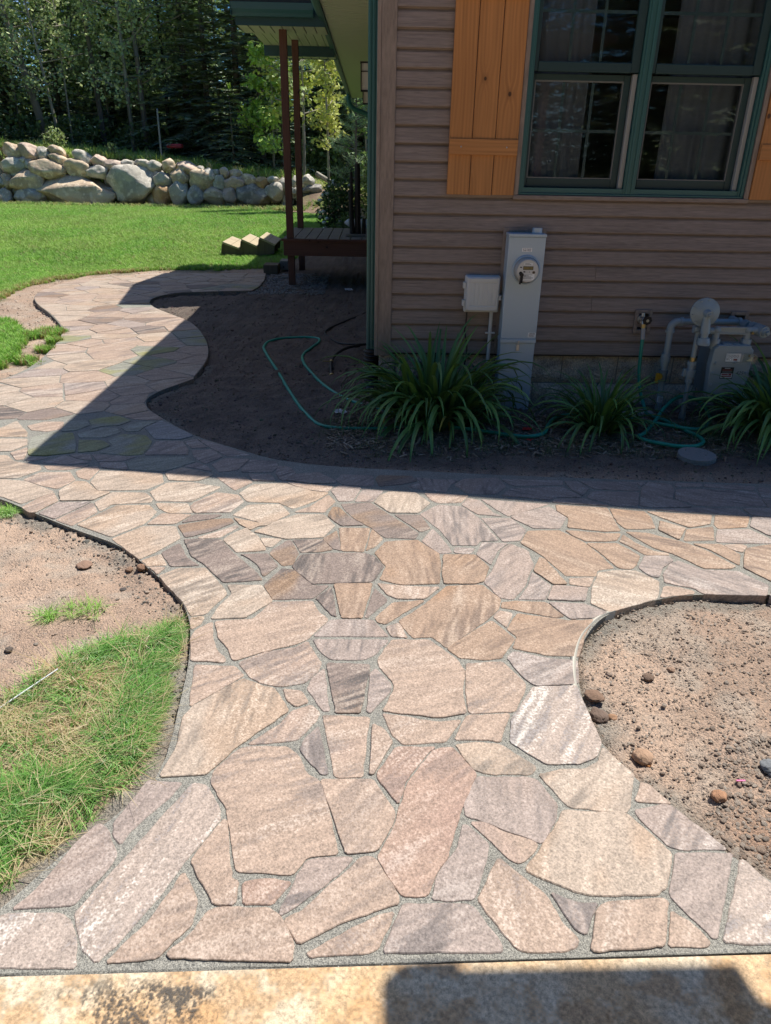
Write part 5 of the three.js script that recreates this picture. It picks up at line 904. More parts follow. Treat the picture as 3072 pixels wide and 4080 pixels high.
const dummy = new THREE.Object3D();
function many(name, geo, material, list, label, category, kind = 'stuff') {       // list of [position, euler, scale, colour]
  const m = new THREE.InstancedMesh(geo, material, list.length); m.name = numbered(name); m.castShadow = m.receiveShadow = true;
  list.forEach(([p, e, s, c], i) => { dummy.position.set(...p); dummy.rotation.set(...e); Array.isArray(s) ? dummy.scale.set(...s) : dummy.scale.setScalar(s); dummy.updateMatrix(); m.setMatrixAt(i, dummy.matrix); if (c) m.setColorAt(i, lin(...c)); });
  scene.add(m); return tag(m, label, category, null, kind);
}
function tuftGeo(n, h, w, lean, s0) {
  const pos = [], idx = []; let k = 0; const r = i => hash(i, k, s0);
  for (let b = 0; b < n; b++) { k = b; const a = r(1) * 6.283, l = h * (0.55 + 0.6 * r(2)), le = lean * (0.3 + r(3)), ox = (r(4) - 0.5) * h * 0.5, oz = (r(5) - 0.5) * h * 0.5, dx = Math.cos(a), dz = Math.sin(a), px = -dz * w / 2, pz = dx * w / 2, b0 = pos.length / 3;
    for (const [t, ww] of [[0, 1], [0.5, 0.85], [1, 0]]) { const out = le * t * t, y = l * (t - 0.35 * Math.min(1, le) * t * t); if (ww) { pos.push(ox + dx * out * l + px * ww, y, oz + dz * out * l + pz * ww, ox + dx * out * l - px * ww, y, oz + dz * out * l - pz * ww); } else pos.push(ox + dx * out * l, y, oz + dz * out * l); }
    idx.push(b0, b0 + 1, b0 + 2, b0 + 2, b0 + 1, b0 + 3, b0 + 2, b0 + 3, b0 + 4); }
  const g = new THREE.BufferGeometry(); g.setAttribute('position', new THREE.Float32BufferAttribute(pos, 3)); g.setIndex(idx); g.computeVertexNormals(); return g;
}
const lawnTuft = tuftGeo(9, 0.07, 0.007, 0.7, 3), longTuft = tuftGeo(8, 0.085, 0.0042, 1.6, 5), deadTuft = tuftGeo(6, 0.06, 0.0035, 2.6, 8);
const gcol = () => { const t = rnd(); return t < 0.08 ? [.42, .40, .16] : mixc([.19, .42, .045], [.38, .64, .10], rnd()); };
{
  const tint = (c, x, z) => { const k = sst(0.42, 0.62, fbm(x * 0.9, z * 0.5, 63, 3)); return mixc(c, [.46, .58, .14], 0.35 * k).map(v => v * (0.82 + 0.36 * fbm(x * 2.5, z * 1.2, 64, 3))); };
  const list = [];
  while (list.length < 78000) { const z = -6.4 - 15 * Math.pow(rnd(), 1.25), x = rr(-14.5, -0.6); const e = 0.12 * (fbm(x * 6, z * 6, 55, 2) - 0.5); if (x < -3.2 + (z - 5.26) * 0.58 - 2) continue; if (!inPoly(x + e, z + e, lawn)) continue; const far = clamp((-z - 6) / 14); const c = tint(gcol(), x, z); list.push([[x, height(x, z) - 0.004, z], [0, rnd() * 6.28, 0], rr(0.7, 1.25) * (1 + far * 0.5), c]); }
  while (list.length < 98000) { const z = rr(-6.6, -3), x = rr(-7.5, -3.0); const e = 0.12 * (fbm(x * 6, z * 6, 55, 2) - 0.5); if (!inPoly(x + e, z + e, lawn)) continue; const d = distPoly(x, z, lawn); list.push([[x, height(x, z) - 0.004, z], [0, rnd() * 6.28, 0], rr(0.7, 1.2), d < 0.14 && rnd() < 0.6 ? [.52, .42, .18] : tint(gcol(), x, z)]); }
  many('lawn_grass', lawnTuft, M.grass, list, 'mown green lawn between the path and the boulder wall', 'lawn');
  const l2 = []; let g2 = 0;
  while (l2.length < 6500 && g2++ < 200000) { const x = rr(-5, -2.9), z = rr(-3.2, -0.4), e = 0.16 * (fbm(x * 5, z * 5, 57, 2) - 0.5); if (!inPoly(x + e, z + e, leftLawn)) continue; l2.push([[x, height(x, z), z], [0, rnd() * 6.28, 0], rr(0.9, 1.6), gcol()]); }
  for (const [cx, cz, r, n] of [[-3.23, -1.96, .12, 110], [-3.16, -2.18, .1, 90], [-3.06, -2.1, .08, 60], [-2.97, -1.75, .07, 60], [-2.93, -1.42, .07, 90], [-2.93, -1.02, .09, 60], [-2.80, -0.92, .05, 40]]) for (let i = 0; i < n; i++) { const a = rnd() * 6.28, q = r * Math.sqrt(rnd()); l2.push([[cx + Math.cos(a) * q, height(cx, cz), cz + Math.sin(a) * q], [0, rnd() * 6.28, 0], rr(0.8, 1.5), rnd() < 0.2 ? [.4, .3, .12] : gcol()]); }
  many('lawn_grass', lawnTuft, M.grass, l2, 'longer grass patch left of the path bend with small tufts in the soil', 'grass');
  const l3 = [], l4 = []; let guard = 0;
  const spine = [[-0.72, 2.9], [-0.76, 3.07], [-0.73, 3.27], [-0.73, 3.45], [-0.79, 3.61], [-0.89, 3.7], [-0.96, 3.83], [-0.95, 3.94]], spine2 = [[-0.88, 3.04], [-0.99, 3.07], [-1.08, 3.18], [-1.13, 3.34], [-1.05, 3.5], [-1.1, 3.7]];
  const lineDist = (x, z, l) => { let m = 9; for (let i = 1; i < l.length; i++) { const a = l[i - 1], b = l[i], dx = b[0] - a[0], dz = b[1] - a[1], t = clamp(((x - a[0]) * dx + (z - a[1]) * dz) / (dx * dx + dz * dz)); m = Math.min(m, Math.hypot(x - a[0] - dx * t, z - a[1] - dz * t)); } return m; };
  while (l3.length < 7200 && guard++ < 42000) {
    const x = rr(-1.75, -0.6), z = rr(2.8, 4.2), e = 0.07 * (fbm(x * 9, z * 9, 59, 2) - 0.5); if (!inPoly(x + e, z + e, grassPatch)) continue;
    const d = fbm(x * 7 + 1, z * 7, 61, 3), s = lineDist(x, z, spine), s2 = lineDist(x, z, spine2); const dens = clamp(0.035 + 1.1 * sst(0.095, 0.02, s) * sst(0.40, 0.56, d) + 0.4 * sst(0.07, 0.0, s2) * sst(0.4, 0.6, d) + (z > 3.75 ? 0.25 : 0) * sst(0.45, 0.6, d));
    const pd = distPoly(x, z, pathOutline); if (pd < 0.035 || rnd() > dens) continue; l3.push([[x, height(x, z) - 0.002, z], [rr(-0.3, 0.3), rnd() * 6.28, rr(-0.3, 0.3)], rr(0.45, 0.85) * (0.5 + 0.5 * sst(0.03, 0.14, pd)), rnd() < 0.1 ? [.55, .50, .22] : mixc([.10, .30, .04], [.28, .56, .10], rnd())]);
  }
  for (const [cx, cz, r, n] of [[-1.83, 1.86 + 0.06, .07, 60], [-0.685, 2.86, .05, 50], [-1.1, 2.82, .09, 22], [-1.24, 2.85, .05, 14]]) for (let i = 0; i < n; i++) { const a = rnd() * 6.28, q = r * Math.sqrt(rnd()); l3.push([[cx + Math.cos(a) * q, height(cx, cz), cz + Math.sin(a) * q * 0.6], [0, rnd() * 6.28, 0], rr(0.4, 0.75), gcol()]); }
  many('grass_patch', longTuft, M.grass, l3, 'ragged long green grass beside the path at lower left', 'grass');
  while (l4.length < 1000) { const x = rr(-1.75, -0.6), z = rr(2.8, 4.2), e = 0.05 * (fbm(x * 9, z * 9, 59, 2) - 0.5); if (!inPoly(x + e, z + e, grassPatch)) continue; const d = distPoly(x, z, pathOutline); if (d < 0.02 || fbm(x * 11, z * 11, 66, 3) < 0.44 + 0.1 * rnd()) continue; l4.push([[x, height(x, z) + 0.004, z], [rr(-0.4, 0.4), rnd() * 6.28, rr(-0.4, 0.4)], rr(0.5, 1), mixc([.66, .56, .33], [.50, .36, .17], rnd())]); }
  many('dry_grass', deadTuft, M.grass, l4, 'dry straw coloured grass lying between the green tufts at lower left', 'dry grass');
  const l5 = []; for (let i = 0; i < 420; i++) { const x = rr(-0.1, 2.9), z = rr(0.75, 1.12); l5.push([[x, height(x, z) - 0.004, z], [0, rnd() * 6.28, 0], rr(0.35, 0.8), mixc([.05, .10, .03], [.11, .16, .05], rnd())]); }
  for (let i = 0; i < 90; i++) l5.push([[rr(2.1, 2.3), -0.02, rr(0.5, 0.85)], [0, rnd() * 6.28, 0], rr(0.6, 1.2), [.07, .14, .04]]); for (let i = 0; i < 120; i++) l5.push([[rr(-0.32, 0.1), -0.03, rr(0.45, 0.8)], [0, rnd() * 6.28, 0], rr(0.4, 0.8), [.06, .12, .035]]);
  many('weeds', longTuft, M.grass, l5, 'thin weeds and fallen blades along the front of the plant bed', 'weeds');
  const l6 = []; for (let i = 0; i < 5200; i++) { const x = rr(-16, 1), z = rr(-26.5, -22.3); if (x > -3 && rnd() < 0.6) continue; l6.push([[x, height(x, z) - 0.02, z], [0, rnd() * 6.28, 0], rr(1.2, 4.2) * (rnd() < 0.1 ? 1.6 : 1), rnd() < 0.25 ? [.62, .6, .26] : mixc([.28, .46, .07], [.52, .66, .16], rnd())]); } for (let i = 0; i < 1500; i++) { const x = rr(-14, 0), z = rr(-21.4, -20.4); l6.push([[x, height(x, z) - 0.01, z], [0, rnd() * 6.28, 0], rr(1, 3.2), rnd() < 0.4 ? [.5, .48, .16] : [.26, .42, .09]]); }
  many('bank_grass', lawnTuft, M.grass, l6, 'rough yellow green grass along the top of the boulder wall', 'grass');
}
function lump(s, det = 1) { const g0 = new THREE.IcosahedronGeometry(1, det); g0.deleteAttribute('uv'); g0.deleteAttribute('normal'); const g = mergeVertices(g0); const p = g.attributes.position; for (let i = 0; i < p.count; i++) { const x = p.getX(i), y = p.getY(i), z = p.getZ(i), k = 1 + 0.55 * (fbm(x * 1.7 + s, y * 1.7 + z * 1.1, s * 3, 3) - 0.5) + 0.25 * (hash(i, 2, s) - 0.5); p.setXYZ(i, x * k, y * k * 0.8, z * k); } g.computeVertexNormals(); const n = p.count, uv = new Float32Array(n * 2); for (let i = 0; i < n; i++) { uv[i * 2] = p.getX(i) * 0.5; uv[i * 2 + 1] = p.getZ(i) * 0.5 + p.getY(i) * 0.3; } g.setAttribute('uv', new THREE.BufferAttribute(uv, 2)); return g; }
{
  const cl = [], add = (x, z, s, c) => cl.push([[x, height(x, z) + s * 0.1, z], [rr(-0.3, 0.3), rnd() * 6, rr(-0.3, 0.3)], [s, s * 0.7, s * rr(0.7, 1.2)], c]);
  const size = () => { const t = rnd(); return t < 0.8 ? rr(0.0015, 0.0038) : t < 0.985 ? rr(0.0035, 0.006) : rr(0.005, 0.010); };
  const soilC = () => { const m = rr(0.65, 1.15); return mixc([.56, .41, .31], [.66, .56, .46], rnd()).map(v => v * m); };
  for (let i = 0; i < 30000; i++) { const x = rr(0.68, 2.3), z = rr(2.68, 4.2); if (inPoly(x, z, pathOutline)) continue; const low = z > 3.5 && x - 0.9 > (3.9 - z) * 0.6 ? 1 : 0.55; if (rnd() > low) continue; add(x, z, size() * (low > 0.9 ? 1.5 : 1), soilC()); }
  for (let i = 0; i < 9000; i++) { const x = rr(-2.4, -0.5), z = rr(1.8, 3.4); if (inPoly(x, z, pathOutline)) continue; const edge = distPoly(x, z, pathOutline) < 0.14; if (!edge && rnd() < 0.45) continue; add(x, z, size() * (edge ? 1.25 : 0.9), edge && rnd() < 0.5 ? [.28, .265, .23] : soilC()); }
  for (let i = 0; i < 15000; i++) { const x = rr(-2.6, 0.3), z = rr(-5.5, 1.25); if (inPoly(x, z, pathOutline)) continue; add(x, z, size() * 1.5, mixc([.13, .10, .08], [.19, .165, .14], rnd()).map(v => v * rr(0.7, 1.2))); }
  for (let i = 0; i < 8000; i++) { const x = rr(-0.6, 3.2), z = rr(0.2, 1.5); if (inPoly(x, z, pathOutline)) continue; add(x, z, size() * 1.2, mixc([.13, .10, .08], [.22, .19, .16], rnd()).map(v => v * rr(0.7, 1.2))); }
  for (let i = 0; i < 8000; i++) { const x = rr(-5, -2.7), z = rr(-6.8, 0); if (inPoly(x, z, pathOutline) || inPoly(x, z, lawn) || inPoly(x, z, leftLawn)) continue; add(x, z, size() * 1.9, soilC()); }
  for (let i = 0; i < 3200; i++) { const x = rr(-1.6, -0.6), z = rr(-6.4, -4.6); if (inPoly(x, z, pathOutline)) continue; add(x, z, rr(0.006, 0.016), mixc([.22, .215, .2], [.38, .37, .35], rnd())); }
  many('soil_clods', lump(7, 1), M.clod, cl, 'loose crumbs of soil and gravel scattered over the bare beds', 'soil');
  const gr = []; while (gr.length < 60000) { const x = rr(-1.3, 1.9), z = rr(1.7, 4.24); if (!inPoly(x, z, pathOutline)) continue; const s = rr(0.0009, 0.0024), k = rnd(); gr.push([[x, -0.0042 + 0.2 * s, z], [rnd() * 6, rnd() * 6, rnd() * 6], s, k < 0.4 ? [.13, .13, .12] : k < 0.75 ? [.42, .41, .36] : [.26, .25, .21]]); }
  many('joint_grit', new THREE.IcosahedronGeometry(1, 0), M.chip, gr, 'coarse grains of grey sand in the joints of the path', 'sand');
  const ch = [], chip = new THREE.BoxGeometry(1, 0.12, 0.22); for (let i = 0; i < 6500; i++) { const x = rr(-0.25, 3.2), z = 0.03 + 1.1 * Math.pow(rnd(), 0.8); if (z > 1.0 && rnd() < 0.7) continue; const m = rr(0.6, 1.3); ch.push([[x, height(x, z) + rr(0.0, 0.012), z], [rr(-0.35, 0.35), rnd() * 6.28, rr(-0.35, 0.35)], rr(0.012, 0.052), mixc([.22, .16, .115], [.48, .40, .32], rnd() * rnd()).map(v => v * m)]); }
  many('wood_chips', chip, M.chip, ch, 'brown wood chip mulch around the plants by the foundation', 'mulch');
}
// single stones that can be pointed at
function rock(x, z, r, c, label, sq = 0.75, rs = 1) { const m = solo('loose_rock', lump(Math.round(r * 9000) + 11, 3), std({ color: lin(...c), map: rockGrain, bumpMap: rockBump, bumpScale: 0.006, roughness: 0.95 }), label, 'rock'); m.position.set(x, height(x, z) + r * 0.35, z); m.scale.set(r, r * sq, r * rs); m.rotation.y = rnd() * 6; return m; }
const rockGrain = tex(256, 256, (u, v, i, j) => { const k = 0.55 + 0.5 * fbm(u * 6, v * 6, 701, 4, 6, 6) + 0.25 * (hash(i, j, 8) - 0.5); return [k, k, k]; });
rock(0.838, 3.582, 0.030, [.50, .32, .21], 'pale tan fist-sized rock at the path edge of the right soil bed'); rock(0.846, 3.605, 0.011, [.50, .22, .08], 'small orange pebble touching the pale tan rock');
rock(1.0, 3.741, 0.021, [.48, .26, .15], 'orange rock near the lower clods of the right soil bed'); rock(0.758, 3.318, 0.033, [.27, .17, .115], 'flat brown soil lump right of the curved edging strip', 0.45); rock(0.753, 3.40, 0.031, [.21, .145, .11], 'rough dark brown clod below the flat brown lump', 0.7); rock(0.802, 3.396, 0.015, [.46, .27, .16], 'small orange stone beside the rough dark clod');
rock(0.987, 3.194, 0.020, [.21, .14, .10], 'dark brown clod in the middle of the right soil bed'); rock(1.087, 3.148, 0.013, [.44, .29, .20], 'small tan stone right of the dark middle clod'); rock(1.20, 3.637, 0.030, [.24, .25, .26], 'grey crumbling lump at the far right of the right soil bed', 0.6);
rock(-1.55, 2.02, 0.030, [.36, .20, .12], 'reddish rock beside the path at the upper edge of the left bed'); rock(-1.47, 2.055, 0.024, [.36, .20, .125], 'second smaller reddish rock just right of the reddish rock'); rock(-0.98, 2.46, 0.024, [.33, .19, .12], 'brown rock at the path curve of the left bed'); rock(-1.04, 2.45, 0.016, [.34, .21, .14], 'small brown rock left of the rock at the path curve'); rock(-1.24, 2.43, 0.035, [.35, .22, .155], 'flat brown lump in the middle of the left soil bed', 0.3); rock(-1.02, 2.61, 0.014, [.13, .11, .10], 'dark flat pebble in the left soil bed', 0.4); rock(-1.29, 3.06, 0.014, [.15, .12, .10], 'small dark pebble left of the grass patch'); rock(-1.07, 2.86, 0.010, [.50, .38, .20], 'tiny pale yellow stone above the grass patch', 0.6); rock(-0.87, 3.68, 0.022, [.26, .27, .27], 'grey mortar lump lying in the green grass patch', 0.6); rock(-0.93, 3.93, 0.018, [.26, .27, .27], 'grey mortar lump in the grass near the driveway', 0.6);
// small litter
solo('white_stake', [rod([-1.32, -0.0, 3.66], [-1.045, 0.028, 3.225], 0.003, 0.0025, 8)], M.white, 'thin white stake lying across the grass patch at left', 'stake');
{ const g = new THREE.BoxGeometry(0.026, 0.003, 0.005); g.translate(1.089, height(1.089, 3.686) + 0.007, 3.686); solo('pink_scrap', g, std({ color: lin(.75, .12, .32), roughness: 0.5 }), 'tiny pink plastic scrap in the right soil bed', 'litter'); }
function petals(x, z, r, label) { const l = []; for (let i = 0; i < 5; i++) { const s = new THREE.SphereGeometry(r, 8, 6); s.scale(1, 0.18, 0.55); s.rotateZ(rr(-0.3, 0.3)); s.rotateY(i * 1.25); s.translate(x + Math.cos(i * 1.25) * r * 0.7, height(x, z) + 0.014 + rnd() * 0.006, z - Math.sin(i * 1.25) * r * 0.7); l.push(s); } solo('fallen_flower', l, M.red, label, 'flower'); }
petals(1.055, 0.60, 0.026, 'larger fallen red flower by the hose left of the middle plant'); petals(1.02, 0.86, 0.014, 'smaller fallen red petals in the soil below the red flower');
function paperTag(x, z, w, a, label) { const t = thing('plant_tag', [x, height(x, z), z], label, 'tag'); const m = print(128, 80, (c, W, H) => { c.fillStyle = '#e9edf2'; c.fillRect(0, 0, W, H); c.fillStyle = '#5a6470'; for (let i = 0; i < 4; i++) c.fillRect(10, 10 + i * 16, 70 + 30 * Math.abs(Math.sin(i * 3)), 6); }); for (const [dx, dz, r] of [[0, 0, a], [0.035, 0.018, a + 0.4]]) { const g = new THREE.BoxGeometry(w, 0.002, w * 0.55); g.rotateX(0.45); g.rotateY(r); g.translate(dx, 0.024, dz); part(t, 'paper' + (dx ? '_001' : ''), g, m, true); } }
paperTag(-0.215, 0.30, 0.06, 0.6, 'white printed plant tag between the two strands of hose'); paperTag(-0.30, -4.9, 0.07, 0.2, 'white tag on dark soil beneath the porch side of the downspout');

/* ---------- wooden steps on the lawn, timbers by the porch ---------- */
{
  const t = thing('wooden_steps', [-2.17, 0, -8.4], 'loose wooden three tread step unit lying on the lawn', 'steps');
  const o = [-2.62, 0.0]; const S = p => [o[0] + p[0], p[1] + o[1]];
  const prof = [[0.0, 0.03], [0.052, 0.20], [0.32, 0.105], [0.335, 0.11], [0.38, 0.25], [0.63, 0.145], [0.645, 0.15], [0.695, 0.285], [0.945, 0.175], [0.93, 0.05], [0.58, -0.01], [0.12, -0.02]].map(S);
  for (const [k, z] of [[0, -8.46], [1, -8.98], [2, -9.38]]) { const g = prism(prof, 0.04); g.translate(0, 0, z); part(t, 'stringer' + (k ? '_00' + k : ''), metre(g), M.sidewood); }
  const tread = (a, b, k) => { const dx = b[0] - a[0], dy = b[1] - a[1], l = Math.hypot(dx, dy), nx = -dy / l, ny = dx / l; for (const [q, f0, f1] of [[0, -0.05, 0.47], [1, 0.49, 1.0]]) { const nrm3 = v => { const l = Math.hypot(...v) || 1; return v.map(x => x / l); }; const A = [a[0] + dx * f0, a[1] + dy * f0], B = [a[0] + dx * f1, a[1] + dy * f1]; const g = prism([A, B, [B[0] + nx * 0.03, B[1] + ny * 0.03], [A[0] + nx * 0.03, A[1] + ny * 0.03]], 1.0); g.translate(0, 0, -9.40); part(t, 'tread_' + String(k * 2 + q + 1).padStart(3, '0'), metre(g, 1, true), M.palewood); } const r = prism([[a[0] - 0.048, a[1] - 0.15], [a[0] - 0.028, a[1] - 0.15], [a[0] - 0.002, a[1] - 0.003], [a[0] - 0.022, a[1] - 0.003]], 0.98); r.translate(0, 0, -9.39); part(t, 'riser_' + String(k + 1).padStart(3, '0'), metre(r, 1, true), M.sidewood); };
  tread(S([0.052, 0.203]), S([0.32, 0.108]), 0); tread(S([0.38, 0.253]), S([0.63, 0.148]), 1); tread(S([0.695, 0.288]), S([0.945, 0.178]), 2);
}
solo('timber_block', [rb(-1.62, -1.40, -0.05, 0.11, -6.75, -6.45, 0.01, 2)], M.sidewood, 'short dark timber block on the ground left of the porch deck', 'timber');
solo('timber_block', [rb(-1.40, -1.22, 0.0, 0.14, -7.0, -6.7, 0.01, 2)], M.greywood, 'grey timber block behind the dark one beside the porch deck', 'timber');

/* ---------- boulder wall ---------- */
{
  const W = thing('boulder_wall', [-7, 0, -22], 'dry stacked retaining wall of large round boulders behind the lawn', 'boulder wall');
  const nrm3 = v => { const l = Math.hypot(...v) || 1; return v.map(x => x / l); }; const A = [[-12.04, 1.56, 0.29, 0.23, -10, 't'], [-11.51, 1.55, 0.35, 0.23, -20, 'p'], [-11.05, 1.50, 0.18, 0.20, -15, 'g'], [-10.59, 1.59, 0.26, 0.15, -15, 't'], [-10.55, 1.32, 0.31, 0.18, -25, 't'], [-12.04, 1.14, 0.39, 0.24, 0, 'g'], [-11.71, 1.30, 0.13, 0.10, 0, 'g'], [-11.48, 1.16, 0.16, 0.17, 0, 'g'], [-10.84, 1.04, 0.52, 0.27, -10, 't'], [-9.91, 1.09, 0.41, 0.29, -5, 't'], [-9.75, 1.41, 0.28, 0.19, -20, 'g'], [-9.21, 1.33, 0.26, 0.17, -10, 'p'], [-9.24, 1.01, 0.34, 0.19, -5, 'g'], [-8.71, 1.19, 0.29, 0.16, -5, 'p'], [-8.22, 1.26, 0.24, 0.13, 0, 'g'], [-7.74, 1.29, 0.23, 0.13, -5, 'g'], [-7.32, 1.20, 0.22, 0.16, -25, 'g'], [-12.31, 0.64, 0.18, 0.23, 0, 't'], [-11.61, 0.68, 0.53, 0.32, 0, 't'], [-12.37, 0.18, 0.22, 0.23, 0, 'g'], [-11.49, 0.18, 0.46, 0.25, 0, 'g'], [-9.97, 0.38, 1.22, 0.42, -3, 't'], [-8.09, 0.65, 0.74, 0.50, 0, 'g'], [-7.05, 0.82, 0.27, 0.23, 0, 'g'], [-7.10, 0.33, 0.28, 0.28, 0, 'b'], [-6.86, 1.24, 0.21, 0.19, -25, 't']];
  const B = [[-6.20, 1.13, 0.37, 0.20, -20, 'p'], [-5.76, 1.14, 0.11, 0.09, 0, 'g'], [-6.47, 0.87, 0.30, 0.24, -30, 't'], [-5.74, 0.79, 0.37, 0.28, -20, 't'], [-5.48, 0.95, 0.21, 0.19, -30, 'g'], [-5.26, 1.05, 0.12, 0.10, 0, 'g'], [-4.97, 1.06, 0.16, 0.14, 0, 'p'], [-4.59, 1.01, 0.21, 0.14, -15, 't'], [-5.12, 0.74, 0.23, 0.21, 0, 'g'], [-4.61, 0.72, 0.29, 0.21, -15, 'p'], [-4.15, 0.83, 0.28, 0.19, -10, 't'], [-3.69, 0.75, 0.20, 0.17, 0, 'b'], [-3.33, 0.85, 0.19, 0.10, 0, 'g'], [-6.52, 0.39, 0.28, 0.33, 0, 'g'], [-5.96, 0.35, 0.26, 0.25, -25, 'g'], [-5.33, 0.35, 0.33, 0.23, -15, 't'], [-4.80, 0.35, 0.27, 0.22, -10, 'p'], [-4.02, 0.37, 0.46, 0.28, 0, 'd'], [-3.29, 0.48, 0.28, 0.29, -10, 'g'], [-3.00, 0.71, 0.17, 0.18, 0, 'g'], [-2.59, 0.79, 0.11, 0.18, 0, 'g'], [-2.13, 0.84, 0.18, 0.17, 0, 'g'], [-2.58, 0.51, 0.14, 0.11, 0, 'g'], [-2.01, 0.58, 0.32, 0.16, 0, 'd']];
  const back = []; for (let i = 0; i < 46; i++) { const x = rr(-14, -2.2), y = rr(0.1, topOf(x) - 0.35); back.push([x, y, rr(0.2, 0.34), rr(0.15, 0.24), 0, 'g', 1]); } for (let i = 0; i < 16; i++) back.push([rr(-15.5, -12.6), rr(0.15, 1.55), rr(0.25, 0.45), rr(0.2, 0.3), 0, pick(['g', 't', 'p']), 0]);
  let k = 0;
  const one = (x, y, rx, ry, rot, tone, behind) => {
    const s = 900 + k * 13, big = rx > 0.6; const g0 = new THREE.IcosahedronGeometry(1, 5); g0.deleteAttribute('uv'); g0.deleteAttribute('normal'); const g = mergeVertices(g0), p = g.attributes.position, sq = big ? 4.2 : 2.7; const cuts = []; for (let c = 0; c < 7; c++) cuts.push([nrm3([rr(-1, 1), rr(-1, 1), rr(-0.2, 1)]), rr(0.72, 0.98)]);
    for (let i = 0; i < p.count; i++) { let X = p.getX(i), Y = p.getY(i), Z = p.getZ(i); const L = Math.pow(Math.pow(Math.abs(X), sq) + Math.pow(Math.abs(Y), sq) + Math.pow(Math.abs(Z), sq), -1 / sq); let vx = X * L, vy = Y * L, vz = Z * L; for (const [n, d] of cuts) { const t = vx * n[0] + vy * n[1] + vz * n[2] - d; if (t > 0) { vx -= n[0] * t * 0.88; vy -= n[1] * t * 0.88; vz -= n[2] * t * 0.88; } } const f = 1 + 0.30 * (fbm(X * 1.4 + s, Y * 1.4 + Z * 0.9, s, 2) - 0.5) + 0.16 * (fbm(X * 4 + s, Y * 4 + Z * 3, s + 2, 3) - 0.5) - 0.05 * Math.abs(2 * fbm(X * 2.2, Y * 2.2 + Z * 1.7, s + 4, 2) - 1); p.setXYZ(i, vx * f, vy * f, vz * f); }
    const dz = Math.min(0.5, 0.8 * (rx + ry) / 2 + 0.06); g.scale(rx * 1.16, ry * 1.20, dz); g.rotateZ(rad(rot)); g.rotateX(-0.12); g.translate(x, y, -22 - 0.36 * y - (behind ? 0.32 : 0) + rr(-0.06, 0.06)); g.computeVertexNormals();
    part(W, 'boulder' + (k ? '_' + String(k).padStart(3, '0') : ''), metre(g, 0.9), ROCK[tone]); k++;
  };
  for (const b of [...A, ...B, ...back]) one(...b);
}

/* ---------- forest ---------- */
function quads() { return { P: [], C: [], n: 0 }; }
function leafQuad(q, o, dir, side, len, wid, c) {               // a pointed four-cornered leaf or spray
  const m = [o[0] + dir[0] * len * 0.45, o[1] + dir[1] * len * 0.45, o[2] + dir[2] * len * 0.45], e = [o[0] + dir[0] * len, o[1] + dir[1] * len, o[2] + dir[2] * len];
  const a = [m[0] + side[0] * wid / 2, m[1] + side[1] * wid / 2, m[2] + side[2] * wid / 2], b = [m[0] - side[0] * wid / 2, m[1] - side[1] * wid / 2, m[2] - side[2] * wid / 2];
  q.P.push(...o, ...a, ...e, ...o, ...e, ...b); for (let i = 0; i < 6; i++) q.C.push(...c);
}
function done(q) { const g = new THREE.BufferGeometry(); g.setAttribute('position', new THREE.Float32BufferAttribute(q.P, 3)); g.setAttribute('color', new THREE.Float32BufferAttribute(q.C, 3)); g.computeVertexNormals(); return g; }
const nrm = v => { const l = Math.hypot(...v) || 1; return v.map(x => x / l); }, crs = (a, b) => [a[1] * b[2] - a[2] * b[1], a[2] * b[0] - a[0] * b[2], a[0] * b[1] - a[1] * b[0]];
function firCrown(h, r, base, whorls, tipC, baseC) {
  const q = quads();
  for (let w = 0; w < whorls; w++) {
    const t = base + (1 - base) * (w + rnd() * 0.5) / whorls, L = r * Math.pow(1 - t, 0.75) * rr(0.75, 1.15) + 0.12, nb = 5 + Math.floor(rnd() * 3), a0 = rnd() * 6.28;
    for (let b = 0; b < nb; b++) {
      const a = a0 + b / nb * 6.28 + rr(-0.25, 0.25), l = L * rr(0.7, 1.1), up = 0.28 - 0.5 * (1 - t) * rr(0.5, 1.2); const n = Math.max(4, Math.round(l / 0.13));
      for (let i = 1; i <= n; i++) {
        const s = i / n, d = s * l, y = h * t + up * d - 0.12 * d * d / r, o = [Math.cos(a) * d, y, Math.sin(a) * d];
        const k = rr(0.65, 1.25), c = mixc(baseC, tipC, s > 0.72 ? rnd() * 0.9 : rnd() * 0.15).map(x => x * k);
        for (const sd of [-1, 1]) { const aa = a + sd * rr(0.5, 1.0), ll = (0.16 + 0.26 * l * (1 - s * 0.75) * 0.55) * rr(0.8, 1.3), dr = nrm([Math.cos(aa), up * 0.6 + rr(-0.35, 0.1), Math.sin(aa)]); leafQuad(q, o, dr, nrm(crs(dr, [rr(-0.3, 0.3), 1, rr(-0.3, 0.3)])), ll, ll * rr(0.3, 0.5), c); }
        if (s > 0.9) leafQuad(q, o, [Math.cos(a), 0, Math.sin(a)], [-Math.sin(a), 0, Math.cos(a)], 0.22, 0.1, c);
      }
    }
  }
  for (let i = 0; i < 10; i++) { const a = rnd() * 6.28; leafQuad(q, [0, h * 0.97, 0], nrm([Math.cos(a) * 0.4, 1, Math.sin(a) * 0.4]), [-Math.sin(a), 0, Math.cos(a)], 0.25, 0.08, tipC); }
  return done(q);
}
